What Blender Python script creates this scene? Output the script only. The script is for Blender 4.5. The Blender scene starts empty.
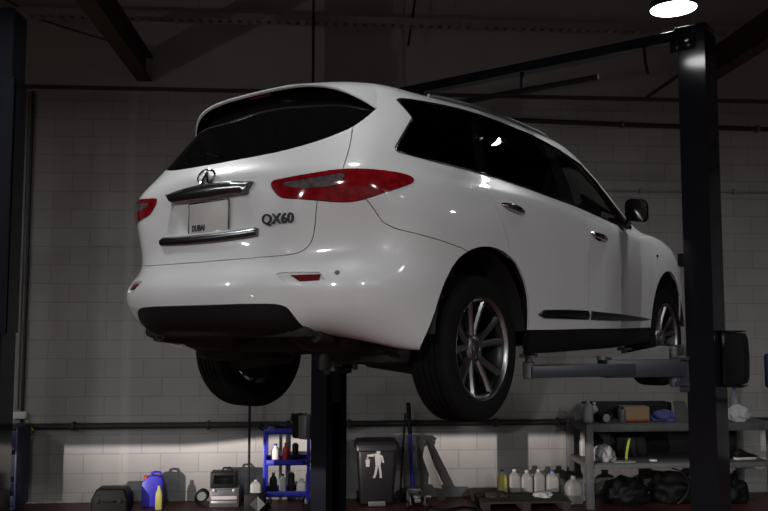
import bpy, bmesh, math, random
import numpy as np
from mathutils import Vector, Matrix

random.seed(7)
C = bpy.context.scene
COL = C.collection
PI = math.pi
R = math.radians

# ------------------------------------------------------------------ camera
EYE = 1.88
cam_data = bpy.data.cameras.new('camera')
cam_data.sensor_width = 36.0
cam_data.lens = 828.67 / 768 * 36.0
cam_data.clip_start = 0.05
camera = bpy.data.objects.new('camera', cam_data)
COL.objects.link(camera)
camera.matrix_world = Matrix(((0.99721, -0.00606, -0.07438, 0.0),
                              (-0.07463, -0.08099, -0.99392, 0.0),
                              (0.0, 0.99670, -0.08122, EYE),
                              (0, 0, 0, 1)))
C.camera = camera

# ------------------------------------------------------------------ world, exposure
world = bpy.data.worlds.new('world')
C.world = world
world.use_nodes = True
bg = world.node_tree.nodes['Background']
bg.inputs[0].default_value = (0.86, 0.93, 1.0, 1)
bg.inputs[1].default_value = 0.005
C.view_settings.view_transform = 'Standard'
C.view_settings.look = 'None'
C.view_settings.gamma = 1.0
C.view_settings.use_curve_mapping = False
C.view_settings.exposure = 0.0

# ------------------------------------------------------------------ lights
# workshop high-bay lamps: (x, y, z, watts, spread in degrees)
BAYS = [(2.72, 6.1, 4.32, 16, 152),
        (-1.95, 4.8, 4.32, 28, 156),
        (0.25, 3.5, 4.32, 8, 180),
        (-1.4, -3.4, 4.32, 340, 180),
        (5.4, -4.4, 4.32, 520, 180),
        (7.2, 0.4, 4.32, 40, 180),
        (7.6, 5.6, 4.32, 8, 180),  # extra lamp added to brighten the right side
        (-6.8, 2.9, 4.32, 110, 180),
        (9.2, -4.5, 4.32, 150, 180),
        (-6.4, -2.6, 4.32, 250, 180)]

def headlight(x, y, z, watts, yaw, cut=-0.012):
    """a parked car's dipped headlamp: a spot with a level cut-off"""
    l = bpy.data.lights.new('headlight', 'SPOT')
    l.energy = watts
    l.spot_size = R(80); l.spot_blend = 0.5; l.shadow_soft_size = 0.035
    l.color = (1.0, 0.89, 0.84)
    l.use_nodes = True
    nt = l.node_tree
    N, L = nt.nodes, nt.links
    em = [n for n in N if n.type == 'EMISSION'][0]
    tc = N.new('ShaderNodeTexCoord')
    sp = N.new('ShaderNodeSeparateXYZ'); L.new(tc.outputs['Normal'], sp.inputs[0])
    def math_(op, a, b):
        m = N.new('ShaderNodeMath'); m.operation = op
        for i, q in enumerate((a, b)):
            if isinstance(q, (int, float)): m.inputs[i].default_value = q
            else: L.new(q, m.inputs[i])
        return m.outputs[0]
    az = math_('ABSOLUTE', sp.outputs['Z'], 0.0)
    e = math_('DIVIDE', sp.outputs['Y'], az)
    h = math_('DIVIDE', sp.outputs['X'], az)
    mr = N.new('ShaderNodeMapRange'); mr.interpolation_type = 'SMOOTHSTEP'
    step = N.new('ShaderNodeMapRange'); step.interpolation_type = 'SMOOTHSTEP'; L.new(h, step.inputs['Value'])
    step.inputs['From Min'].default_value = -0.06; step.inputs['From Max'].default_value = 0.02
    step.inputs['To Min'].default_value = cut; step.inputs['To Max'].default_value = cut + 0.007
    ec = math_('SUBTRACT', e, step.outputs[0])
    L.new(ec, mr.inputs['Value'])
    mr.inputs['From Min'].default_value = -0.0010; mr.inputs['From Max'].default_value = 0.0010
    mr.inputs['To Min'].default_value = 1.0; mr.inputs['To Max'].default_value = 0.012
    dn = math_('MULTIPLY', ec, 30.0)              # fades towards the floor
    fd = math_('MINIMUM', math_('POWER', 2.718, dn), 1.0)
    hl, hr = math_('MINIMUM', h, 0.0), math_('MAXIMUM', h, 0.0)
    hh = math_('ADD', math_('MULTIPLY', math_('MULTIPLY', hl, hl), -62.0), math_('MULTIPLY', math_('MULTIPLY', hr, hr), -16.0))
    fh = math_('POWER', 2.718, hh)
    L.new(math_('MULTIPLY', math_('MULTIPLY', mr.outputs[0], fd), fh), em.inputs['Strength'])
    o = bpy.data.objects.new('headlight', l); COL.objects.link(o)
    o.location = (x, y, z); o.rotation_euler = (R(90), 0, yaw)
    return o
headlight(-8.5, -1.0, 0.72, 16500, R(-38))

# ------------------------------------------------------------------ materials
MATS = {}
def mat(name, col, rough=0.5, metal=0.0, coat=0.0, spec=0.5, noise=0.06, nscale=18.0, bump=0.0, bscale=120.0, emit=None, estr=0.0, rough_var=0.08):
    m = bpy.data.materials.new(name); m.use_nodes = True
    nt = m.node_tree; N, L = nt.nodes, nt.links
    p = N['Principled BSDF']
    p.inputs['Metallic'].default_value = metal
    p.inputs['Specular IOR Level'].default_value = spec
    p.inputs['Coat Weight'].default_value = coat
    p.inputs['Coat Roughness'].default_value = 0.03
    tc = N.new('ShaderNodeTexCoord')
    nz = N.new('ShaderNodeTexNoise'); nz.inputs['Scale'].default_value = nscale; nz.inputs['Detail'].default_value = 4
    L.new(tc.outputs['Object'], nz.inputs['Vector'])
    mx = N.new('ShaderNodeMix'); mx.data_type = 'RGBA'
    L.new(nz.outputs['Fac'], mx.inputs['Factor'])
    a = [max(0, c * (1 - noise)) for c in col]; b = [min(1, c * (1 + noise)) for c in col]
    mx.inputs[6].default_value = (*a, 1); mx.inputs[7].default_value = (*b, 1)
    L.new(mx.outputs[2], p.inputs['Base Color'])
    mr = N.new('ShaderNodeMapRange')
    L.new(nz.outputs['Fac'], mr.inputs['Value'])
    mr.inputs['To Min'].default_value = max(0.02, rough * (1 - rough_var)); mr.inputs['To Max'].default_value = min(1, rough * (1 + rough_var))
    L.new(mr.outputs[0], p.inputs['Roughness'])
    if bump:
        n2 = N.new('ShaderNodeTexNoise'); n2.inputs['Scale'].default_value = bscale
        L.new(tc.outputs['Object'], n2.inputs['Vector'])
        bp = N.new('ShaderNodeBump'); bp.inputs['Strength'].default_value = bump; bp.inputs['Distance'].default_value = 0.01
        L.new(n2.outputs['Fac'], bp.inputs['Height']); L.new(bp.outputs[0], p.inputs['Normal'])
    if emit:
        p.inputs['Emission Color'].default_value = (*emit, 1); p.inputs['Emission Strength'].default_value = estr
    MATS[name] = m
    return m

def glass(name, tint, keep, rough=0.02):
    """thin pane: tinted see-through plus a mirror reflection that grows at grazing angles"""
    m = bpy.data.materials.new(name); m.use_nodes = True
    nt = m.node_tree; N, L = nt.nodes, nt.links
    N.clear()
    out = N.new('ShaderNodeOutputMaterial')
    tr = N.new('ShaderNodeBsdfTransparent'); tr.inputs[0].default_value = (*[t * keep for t in tint], 1)
    gl = N.new('ShaderNodeBsdfGlossy'); gl.inputs['Roughness'].default_value = rough
    fr = N.new('ShaderNodeFresnel'); fr.inputs['IOR'].default_value = 1.5
    mx = N.new('ShaderNodeMixShader')
    L.new(fr.outputs[0], mx.inputs[0]); L.new(tr.outputs[0], mx.inputs[1]); L.new(gl.outputs[0], mx.inputs[2])
    L.new(mx.outputs[0], out.inputs[0])
    MATS[name] = m
    return m

PAINT = mat('pearl_white_paint', (0.70, 0.705, 0.71), 0.34, 0.0, 1.0, noise=0.015, nscale=400)
BLACKPL = mat('black_trim_plastic', (0.0055, 0.0055, 0.006), 0.5, spec=0.25, bump=0.1, bscale=400)
GLOSSBL = mat('gloss_black', (0.004, 0.004, 0.0045), 0.04)
CHROME = mat('chrome', (0.55, 0.55, 0.56), 0.1, 1.0)
DKCHROME = mat('dark_chrome', (0.17, 0.17, 0.175), 0.22, 1.0)
RAIL = mat('satin_rail', (0.24, 0.24, 0.245), 0.35, 0.9)
ALLOY = mat('wheel_alloy', (0.36, 0.36, 0.37), 0.30, 1.0)
BARREL = mat('rim_barrel_metal', (0.05, 0.05, 0.052), 0.4, 1.0)
RUBBER = mat('tyre_rubber', (0.0065, 0.0063, 0.006), 0.8, spec=0.15, bump=0.15, bscale=250)
UNDER = mat('underbody_black', (0.010, 0.009, 0.008), 0.8, noise=0.3)
STEELDK = mat('exhaust_steel', (0.03, 0.026, 0.024), 0.55, 0.6, noise=0.3)
PRIV = glass('privacy_glass', (0.5, 0.5, 0.5), 0.03)
CLEARG = glass('window_glass', (0.90, 0.98, 0.94), 0.93)
RED = mat('red_lens', (0.22, 0.005, 0.009), 0.10, 0.0, 1.0, noise=0.85, nscale=26)  # strong noise paints glints and inner structure into the lens colour
CLEARL = mat('clear_lens', (0.20, 0.16, 0.165), 0.10, 0.5, 1.0, noise=0.9, nscale=40)  # highlights painted into the dark lens by strong noise
REDDK = mat('red_reflector', (0.11, 0.006, 0.010), 0.25, 0.0, 0.6)
CABIN = mat('cabin_trim', (0.018, 0.017, 0.016), 0.8)
PLATE = mat('plate_white', (0.62, 0.61, 0.60), 0.4)
INK = mat('plate_ink', (0.012, 0.012, 0.014), 0.5)
POSTM = mat('lift_post_paint', (0.0085, 0.009, 0.0125), 0.08, spec=0.2, noise=0.12)
POSTDK = mat('lift_black', (0.005, 0.005, 0.006), 0.75, spec=0.2)
BADGE = mat('badge_metal', (0.05, 0.05, 0.055), 0.3, 1.0)
MOULD = mat('moulding_metal', (0.07, 0.07, 0.07), 0.22, 1.0)
ARMM = mat('lift_arm_paint', (0.026, 0.029, 0.042), 0.42, noise=0.2)
GREYST = mat('worn_grey_steel', (0.13, 0.13, 0.133), 0.45, 0.3, noise=0.25)
GALV = mat('galvanised', (0.42, 0.42, 0.41), 0.4, 0.7, noise=0.2)
PIPEBK = mat('black_pipe', (0.014, 0.013, 0.013), 0.5)
CONDUIT = mat('grey_conduit', (0.22, 0.22, 0.215), 0.5)
BEAMRED = mat('red_oxide_beam', (0.045, 0.020, 0.014), 0.7, noise=0.3)
BEAMGR = mat('grey_steel_beam', (0.06, 0.057, 0.055), 0.6, noise=0.2)
BENCHM = mat('bench_grey_paint', (0.11, 0.11, 0.114), 0.55, noise=0.25)
BLUEP = mat('blue_powder_coat', (0.02, 0.025, 0.42), 0.4, noise=0.12)
BLUEDK = mat('blue_dark', (0.007, 0.012, 0.055), 0.5)
JERRY = mat('violet_blue_plastic', (0.045, 0.035, 0.52), 0.4)
YELLOWP = mat('pale_yellow_plastic', (0.48, 0.46, 0.12), 0.5)
YELGR = mat('hi_vis_yellow_green', (0.42, 0.52, 0.05), 0.6)
REDP = mat('red_plastic', (0.42, 0.03, 0.02), 0.45)
ORANGE = mat('orange_plastic', (0.40, 0.11, 0.03), 0.5)
WHITEPL = mat('milky_plastic', (0.36, 0.355, 0.345), 0.45)
BAGW = mat('white_bag_film', (0.36, 0.36, 0.37), 0.45, bump=0.6, bscale=30)
CLEARPL = mat('clear_bottle_plastic', (0.34, 0.36, 0.38), 0.15, coat=0.5)
BLUECAP = mat('blue_cap', (0.03, 0.06, 0.42), 0.45)
CARD = mat('cardboard', (0.36, 0.25, 0.15), 0.85)
RAGB = mat('blue_violet_cloth', (0.11, 0.11, 0.32), 0.9, noise=0.4, nscale=30, bump=0.5, bscale=60)
RAGW = mat('white_cloth', (0.60, 0.59, 0.59), 0.9, noise=0.2, nscale=30, bump=0.5, bscale=60)
DARKBOX = mat('black_tool_plastic', (0.007, 0.007, 0.007), 0.55, spec=0.25, bump=0.15, bscale=200)
BINM = mat('bin_plastic', (0.011, 0.010, 0.012), 0.42, bump=0.1, bscale=200)
SIGNW = mat('sign_white', (0.62, 0.60, 0.58), 0.5)
SIGNG = mat('sign_grey', (0.06, 0.06, 0.062), 0.5)
WOODM = mat('dirty_board', (0.045, 0.033, 0.025), 0.85, noise=0.4, bump=0.3, bscale=60)
PLANKM = mat('grey_plank', (0.17, 0.165, 0.155), 0.8, noise=0.2)
DISC = mat('brake_disc', (0.10, 0.095, 0.09), 0.4, 0.9)
LAMPW = mat('lamp_diffuser', (0.9, 0.9, 0.9), 0.5, emit=(1.0, 0.97, 0.96), estr=12.0)
LAMPB = mat('lamp_housing', (0.03, 0.03, 0.03), 0.5)
LEATHER = mat('dark_leather', (0.03, 0.027, 0.025), 0.55)

# ------------------------------------------------------------------ mesh helpers
def link(name, me, m=None, parent=None):
    o = bpy.data.objects.new(name, me); COL.objects.link(o)
    if m:
        for q in (m if isinstance(m, (list, tuple)) else [m]): me.materials.append(q)
    if parent: o.parent = parent
    return o

def thing(name, label, cat, loc=(0, 0, 0), rz=0.0, group=None, parent=None):
    o = bpy.data.objects.new(name, None); COL.objects.link(o)
    o.empty_display_size = 0.1
    o.location = loc; o.rotation_euler = (0, 0, rz)
    o['label'] = label; o['category'] = cat
    if group: o['group'] = group
    return o

def tag(o, label, cat, group=None, kind=None):
    o['label'] = label; o['category'] = cat
    if group: o['group'] = group
    if kind: o['kind'] = kind
    return o

class MB:
    def __init__(s): s.bm = bmesh.new()
    def _xf(s, vs, M):
        if M is not None: bmesh.ops.transform(s.bm, matrix=M, verts=vs)
    def box(s, c, d, bev=0.0, seg=2, rot=None):
        t = bmesh.new()
        bmesh.ops.create_cube(t, size=1.0)
        bmesh.ops.scale(t, vec=d, verts=t.verts)
        if bev: bmesh.ops.bevel(t, geom=list(t.edges), offset=min(bev, min(d) * .49), segments=seg, profile=0.5, affect='EDGES')
        M = Matrix.Translation(c)
        if rot is not None: M = M @ rot
        bmesh.ops.transform(t, matrix=M, verts=t.verts)
        s._merge(t); return s
    def _merge(s, t):
        mp = {}
        for v in t.verts: mp[v] = s.bm.verts.new(v.co)
        for f in t.faces:
            try: s.bm.faces.new([mp[v] for v in f.verts])
            except ValueError: pass
        t.free()
    def prism(s, pts, axis, a, b, bev=0.0):
        """closed outline pts (2D) swept along axis from a to b; axis 'x': pts=(y,z), 'y': (x,z), 'z': (x,y)"""
        f = {'x': lambda p, q: (q, p[0], p[1]), 'y': lambda p, q: (p[0], q, p[1]), 'z': lambda p, q: (p[0], p[1], q)}[axis]
        t = bmesh.new()
        A = [t.verts.new(f(p, a)) for p in pts]; B = [t.verts.new(f(p, b)) for p in pts]
        n = len(pts)
        t.faces.new(A[::-1]); t.faces.new(B)
        for i in range(n): t.faces.new((A[i], A[(i + 1) % n], B[(i + 1) % n], B[i]))
        bmesh.ops.recalc_face_normals(t, faces=t.faces)
        if bev: bmesh.ops.bevel(t, geom=list(t.edges), offset=bev, segments=2, profile=0.5, affect='EDGES')
        s._merge(t); return s
    def tube(s, pts, r, n=10, caps=True, closed=False):
        pts = [Vector(p) for p in pts]; rr = r if isinstance(r, (list, tuple)) else [r] * len(pts)
        rings = []; N = len(pts); up = None
        for i, p in enumerate(pts):
            if closed: d = pts[(i + 1) % N] - pts[i - 1]
            else: d = pts[min(i + 1, N - 1)] - pts[max(i - 1, 0)]
            d = d.normalized() if d.length > 1e-9 else Vector((0, 0, 1))
            if up is None:
                up = Vector((0, 0, 1)) if abs(d.z) < .9 else Vector((1, 0, 0))
            x = up - d * up.dot(d)
            if x.length < 1e-6: x = d.orthogonal()
            x.normalize(); y = d.cross(x); up = x
            rings.append([s.bm.verts.new(p + (x * math.cos(2 * PI * k / n) + y * math.sin(2 * PI * k / n)) * rr[i]) for k in range(n)])
        M = N if closed else N - 1
        for i in range(M):
            a, b = rings[i], rings[(i + 1) % N]
            for k in range(n): s.bm.faces.new((a[k], a[(k + 1) % n], b[(k + 1) % n], b[k]))
        if caps and not closed:
            s.bm.faces.new(rings[0][::-1]); s.bm.faces.new(rings[-1])
        return s
    def lathe(s, prof, c=(0, 0, 0), axis='z', n=32, close=False):
        """prof: list of (radius, height) along axis"""
        rings = []
        for r, h in prof:
            ring = []
            for k in range(n if r > 1e-6 else 1):
                a = 2 * PI * k / n; u, v = r * math.cos(a), r * math.sin(a)
                p = {'z': (u, v, h), 'x': (h, u, v), 'y': (v, h, u)}[axis]
                ring.append(s.bm.verts.new((p[0] + c[0], p[1] + c[1], p[2] + c[2])))
            rings.append(ring)
        pairs = list(zip(rings, rings[1:])) + ([(rings[-1], rings[0])] if close else [])
        for a, b in pairs:
            if len(a) == 1 and len(b) == 1: continue
            for k in range(n):
                q = [a[k % len(a)], a[(k + 1) % len(a)], b[(k + 1) % len(b)], b[k % len(b)]]
                u = []
                for v in q:
                    if v not in u: u.append(v)
                if len(u) > 2: s.bm.faces.new(u)
        return s
    def cyl(s, c, r, h, axis='z', n=24, bev=0.0, r2=None):
        r2 = r if r2 is None else r2
        b = bev
        if b: prof = [(0, 0), (r - b, 0), (r, b), (r2, h - b), (r2 - b, h), (0, h)]
        else: prof = [(0, 0), (r, 0), (r2, h), (0, h)]
        return s.lathe(prof, c, axis, n)
    def loft(s, secs, caps=True, closed=True):
        rings = [[s.bm.verts.new(p) for p in q] for q in secs]
        for a, b in zip(rings, rings[1:]):
            n = len(a)
            for k in range(n if closed else n - 1): s.bm.faces.new((a[k], a[(k + 1) % n], b[(k + 1) % n], b[k]))
        if caps: s.bm.faces.new(rings[0][::-1]); s.bm.faces.new(rings[-1])
        return s
    def build(s, name, m, parent=None, smooth=35, loc=None, subsurf=0):
        bmesh.ops.recalc_face_normals(s.bm, faces=s.bm.faces)
        me = bpy.data.meshes.new(name); s.bm.to_mesh(me); s.bm.free()
        if smooth:
            for p in me.polygons: p.use_smooth = True
            me.set_sharp_from_angle(angle=R(smooth))
        o = link(name, me, m, parent)
        if loc is not None: o.location = loc
        if subsurf:
            md = o.modifiers.new('sub', 'SUBSURF'); md.levels = subsurf; md.render_levels = subsurf
        return o

def text_mesh(name, txt, size, depth, m, parent, loc, rot, bold=0.0, xs=1.0):
    cu = bpy.data.curves.new(name, 'FONT'); cu.body = txt; cu.size = size; cu.extrude = depth; cu.offset = bold
    cu.align_x = 'CENTER'; cu.align_y = 'CENTER'; cu.resolution_u = 4
    o = bpy.data.objects.new(name, cu); COL.objects.link(o)
    dg = bpy.context.evaluated_depsgraph_get(); dg.update()
    me = bpy.data.meshes.new_from_object(o.evaluated_get(dg)); me.name = name
    bpy.data.objects.remove(o); bpy.data.curves.remove(cu)
    t = link(name, me, None, parent)
    me.materials.clear(); me.materials.append(m)
    t.location = loc; t.rotation_euler = rot; t.scale = (xs, 1, 1)
    return t


# ================================================================== THE ROOM
WY = 9.1
def struct(o):
    o['kind'] = 'structure'; return o

def wall_material():
    m = bpy.data.materials.new('painted_block_wall'); m.use_nodes = True
    nt = m.node_tree; N, L = nt.nodes, nt.links; p = N['Principled BSDF']
    tc = N.new('ShaderNodeTexCoord'); sp = N.new('ShaderNodeSeparateXYZ'); L.new(tc.outputs['Object'], sp.inputs[0])
    ad = N.new('ShaderNodeMath'); ad.operation = 'ADD'; L.new(sp.outputs['X'], ad.inputs[0]); L.new(sp.outputs['Y'], ad.inputs[1])
    cb = N.new('ShaderNodeCombineXYZ'); L.new(ad.outputs[0], cb.inputs[0])
    za = N.new('ShaderNodeMath'); za.inputs[1].default_value = 0.10; L.new(sp.outputs['Z'], za.inputs[0]); L.new(za.outputs[0], cb.inputs[1])
    br = N.new('ShaderNodeTexBrick'); L.new(cb.outputs[0], br.inputs['Vector'])
    br.inputs['Scale'].default_value = 1.0; br.inputs['Brick Width'].default_value = 0.40; br.inputs['Row Height'].default_value = 0.20
    br.inputs['Mortar Size'].default_value = 0.006; br.inputs['Mortar Smooth'].default_value = 0.4
    br.inputs['Color1'].default_value = (0.275, 0.270, 0.262, 1); br.inputs['Color2'].default_value = (0.30, 0.295, 0.286, 1)
    br.inputs['Mortar'].default_value = (0.215, 0.210, 0.204, 1); br.inputs['Bias'].default_value = 0.0
    nz = N.new('ShaderNodeTexNoise'); nz.inputs['Scale'].default_value = 1.3; nz.inputs['Detail'].default_value = 6; L.new(tc.outputs['Object'], nz.inputs['Vector'])
    mr = N.new('ShaderNodeMapRange'); L.new(nz.outputs['Fac'], mr.inputs['Value']); mr.inputs['To Min'].default_value = 0.72; mr.inputs['To Max'].default_value = 1.25
    mx = N.new('ShaderNodeMix'); mx.data_type = 'RGBA'; mx.blend_type = 'MULTIPLY'; mx.inputs['Factor'].default_value = 1.0
    L.new(br.outputs['Color'], mx.inputs[6]); L.new(mr.outputs[0], mx.inputs[7])
    # a pale run of old sealant down one joint
    st = N.new('ShaderNodeMath'); st.operation = 'ADD'; st.inputs[1].default_value = 2.08; L.new(sp.outputs['X'], st.inputs[0])
    n3 = N.new('ShaderNodeTexNoise'); n3.inputs['Scale'].default_value = 3.0; L.new(tc.outputs['Object'], n3.inputs['Vector'])
    n3m = N.new('ShaderNodeMath'); n3m.operation = 'MULTIPLY_ADD'; n3m.inputs[1].default_value = 0.06; n3m.inputs[2].default_value = -0.03; L.new(n3.outputs['Fac'], n3m.inputs[0])
    st2 = N.new('ShaderNodeMath'); L.new(st.outputs[0], st2.inputs[0]); L.new(n3m.outputs[0], st2.inputs[1])
    ab = N.new('ShaderNodeMath'); ab.operation = 'ABSOLUTE'; L.new(st2.outputs[0], ab.inputs[0])
    sm = N.new('ShaderNodeMapRange'); sm.interpolation_type = 'SMOOTHSTEP'; L.new(ab.outputs[0], sm.inputs['Value'])
    sm.inputs['From Min'].default_value = 0.02; sm.inputs['From Max'].default_value = 0.07; sm.inputs['To Min'].default_value = 0.45; sm.inputs['To Max'].default_value = 0.0
    m2 = N.new('ShaderNodeMix'); m2.data_type = 'RGBA'; L.new(sm.outputs[0], m2.inputs['Factor']); L.new(mx.outputs[2], m2.inputs[6]); m2.inputs[7].default_value = (0.38, 0.37, 0.35, 1)
    L.new(m2.outputs[2], p.inputs['Base Color'])
    p.inputs['Roughness'].default_value = 0.7
    n4 = N.new('ShaderNodeTexNoise'); n4.inputs['Scale'].default_value = 90; L.new(tc.outputs['Object'], n4.inputs['Vector'])
    hs = N.new('ShaderNodeMath'); hs.operation = 'MULTIPLY_ADD'; hs.inputs[1].default_value = -1.0; hs.inputs[2].default_value = 1.0; L.new(br.outputs['Fac'], hs.inputs[0])
    hm = N.new('ShaderNodeMath'); hm.operation = 'MULTIPLY_ADD'; hm.inputs[1].default_value = 0.12; L.new(n4.outputs['Fac'], hm.inputs[0]); L.new(hs.outputs[0], hm.inputs[2])
    bp = N.new('ShaderNodeBump'); bp.inputs['Strength'].default_value = 0.3; bp.inputs['Distance'].default_value = 0.006
    L.new(hm.outputs[0], bp.inputs['Height']); L.new(bp.outputs[0], p.inputs['Normal'])
    return m
WALLM = wall_material()
FLOORM = mat('red_painted_concrete', (0.075, 0.020, 0.017), 0.5, noise=0.45, nscale=2.5, bump=0.1, bscale=40)
WALLDK = mat('low_bounce_wall', (0.07, 0.068, 0.066), 0.8, noise=0.2)  # unseen walls coloured dark to cut the light they bounce back
CEILM = mat('dark_roof_deck', (0.030, 0.029, 0.028), 0.8, noise=0.2)

XL, XR, YB, ZC = -11.5, 10.0, -8.0, 5.75
def slab(name, c, d, m):
    return struct(MB().box(c, d).build(name, m, smooth=0))
slab('floor', ((XL + XR) / 2, (YB + WY) / 2, -0.05), (XR - XL + .4, WY - YB + .4, 0.1), FLOORM)
slab('wall_back', ((XL + XR) / 2, WY + 0.1, ZC / 2), (XR - XL, 0.2, ZC), WALLM)
slab('wall_left', (XL - 0.1, (YB + WY) / 2, ZC / 2), (0.2, WY - YB + .4, ZC), WALLDK)
slab('wall_right', (XR + 0.1, (YB + WY) / 2, ZC / 2), (0.2, WY - YB + .4, ZC), WALLDK)
slab('wall_front', ((XL + XR) / 2, YB - 0.1, ZC / 2), (XR - XL, 0.2, ZC), WALLDK)
# ribbed metal roof deck
prof = []
x = XL - .1
while x < XR + .1:
    prof += [(x, ZC), (x + .11, ZC), (x + .14, ZC + .05), (x + .25, ZC + .05)]
    x += .28
prof += [(XR + .2, ZC), (XR + .2, ZC + .1), (XL - .1, ZC + .1)]
struct(MB().prism(prof, 'y', YB, WY).build('ceiling', CEILM, smooth=0))

# rafters, a rail along the wall, pipes and conduits fixed to it
def ibeam(x, z0, z1, y0, y1, w=.16):
    t = .014
    return [(x - w / 2, z0), (x + w / 2, z0), (x + w / 2, z0 + t), (x + t / 2, z0 + t), (x + t / 2, z1 - t), (x + w / 2, z1 - t), (x + w / 2, z1), (x - w / 2, z1), (x - w / 2, z1 - t), (x - t / 2, z1 - t), (x - t / 2, z0 + t), (x - w / 2, z0 + t)]
for x in (-8.05, -1.95, 4.20):
    struct(MB().prism(ibeam(x, 4.52, 4.80, 0, 0), 'y', YB, WY).build('ceiling_beam', BEAMRED, smooth=0))
struct(MB().prism([(WY, 4.42), (WY - .05, 4.42), (WY - .05, 4.428), (WY - .032, 4.428), (WY - .032, 4.46), (WY, 4.46)], 'x', XL, XR).build('trim_1', BEAMGR, smooth=0))
UPPERM = mat('dark_upper_cladding', (0.30, 0.297, 0.29), 0.85, noise=0.15, nscale=2)
struct(MB().box(((XL + XR) / 2, WY - .012, 5.105), (XR - XL, .024, 1.29)).build('trim_2', UPPERM, smooth=0))
def run(name, pts, r, m, label, cat, clips=(), clipm=None):
    t = thing(name, label, cat, pts[0])
    o = Vector(pts[0])
    MB().tube([Vector(p) - o for p in pts], r, 10).build('pipe_run' if 'pipe' in name else 'line', m, t)
    for c in clips:
        MB().box(Vector(c) - o, (.03, r * 2 + .03, r * 2 + .025), .004).build('clip', clipm or m, t)
    return t
run('wall_pipe', [(XL + .01, WY - .04, .80), (XR - .01, WY - .04, .795)], .032, PIPEBK, 'long black pipe running level along the block wall above the floor clutter', 'pipe', [(x, WY - .036, .798) for x in (-2.6, -1.2, .3, 1.9, 2.6, 4.0)], PIPEBK)
run('wall_cable', [(.6, WY - .03, 4.20), (2.2, WY - .03, 4.165), (3.4, WY - .03, 4.135), (5.2, WY - .03, 4.11), (9.9, WY - .03, 4.10)], .026, PIPEBK, 'thick black cable along the wall high above the SUV roof', 'cable', [(x, WY - .028, z) for x, z in ((1.2, 4.188), (3.4, 4.135), (5.0, 4.113))], GREYST)
run('wall_conduit', [(1.2, WY - .02, 3.378), (9.9, WY - .02, 3.378)], .013, CONDUIT, 'thin grey conduit level along the wall beside the door mirror', 'conduit', [(x, WY - .02, 3.378) for x in (2.2, 3.6, 4.7)], CONDUIT)
run('vertical_pipe', [(-3.135, WY - .03, .80), (-3.135, WY - .03, 4.38)], .017, PIPEBK, 'black upright pipe on the wall beside the left edge post', 'pipe')
run('vertical_conduit', [(-3.195, WY - .02, .98), (-3.195, WY - .02, 4.38)], .016, CONDUIT, 'grey upright conduit on the wall above the white junction box', 'conduit')
run('hanging_pipe', [(-.10, 8.0, ZC), (-.10, 8.0, 3.9)], .014, PIPEBK, 'thin black drop pipe hanging from the roof above the tailgate', 'pipe')
run('slack_cable', [(-3.6, 8.9, 5.45), (-3.0, 8.85, 5.1), (-2.5, 8.85, 4.95), (-1.97, 8.85, 4.80)], .010, PIPEBK, 'slack black cable drooping under the roof at upper left', 'cable')
run('slanting_pipe', [(1.05, 8.85, 5.75), (.93, 8.85, 4.92)], .014, PIPEBK, 'short slanting dark pipe under the roof above the SUV roof', 'pipe')
jb = thing('junction_box', 'small white electrical junction box on the wall at left', 'box', (-3.15, WY - .035, .918))
MB().box((0, 0, 0), (.14, .07, .075), .008).build('box', SIGNW, jb); MB().box((0, -.037, 0), (.12, .008, .058), .003).build('cover', SIGNW, jb)
# perforated cable tray under the roof
tr = thing('cable_tray', 'galvanised perforated cable tray under the dark roof', 'tray', (0, 8.55, 5.03))
def tray(x0, x1):
    b = MB()
    n = int((x1 - x0) / .10)
    for k in range(n):
        xa = x0 + (x1 - x0) * k / n; xb = xa + (x1 - x0) / n
        b.box(((xa + xb) / 2 - .02, 0, 0), ((xb - xa) * .55, .16, .004))
        b.box(((xa + xb) / 2, -.08, .03), ((xb - xa) * .98, .004, .06)); b.box(((xa + xb) / 2, .08, .03), ((xb - xa) * .98, .004, .06))
        b.box(((xa + xb) / 2, -.05, 0), ((xb - xa), .02, .0035)); b.box(((xa + xb) / 2, .05, 0), ((xb - xa), .02, .0035))
    return b
tray(-6.6, 6.6).build('tray_rail', GALV, tr, smooth=0)
for x in (-6.5, -4, -1.3, 1.4, 4, 6.5): MB().tube([(x, -.07, .06), (x, -.07, .72)], .006, 6).build('hanger_rod', GALV, tr)
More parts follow.
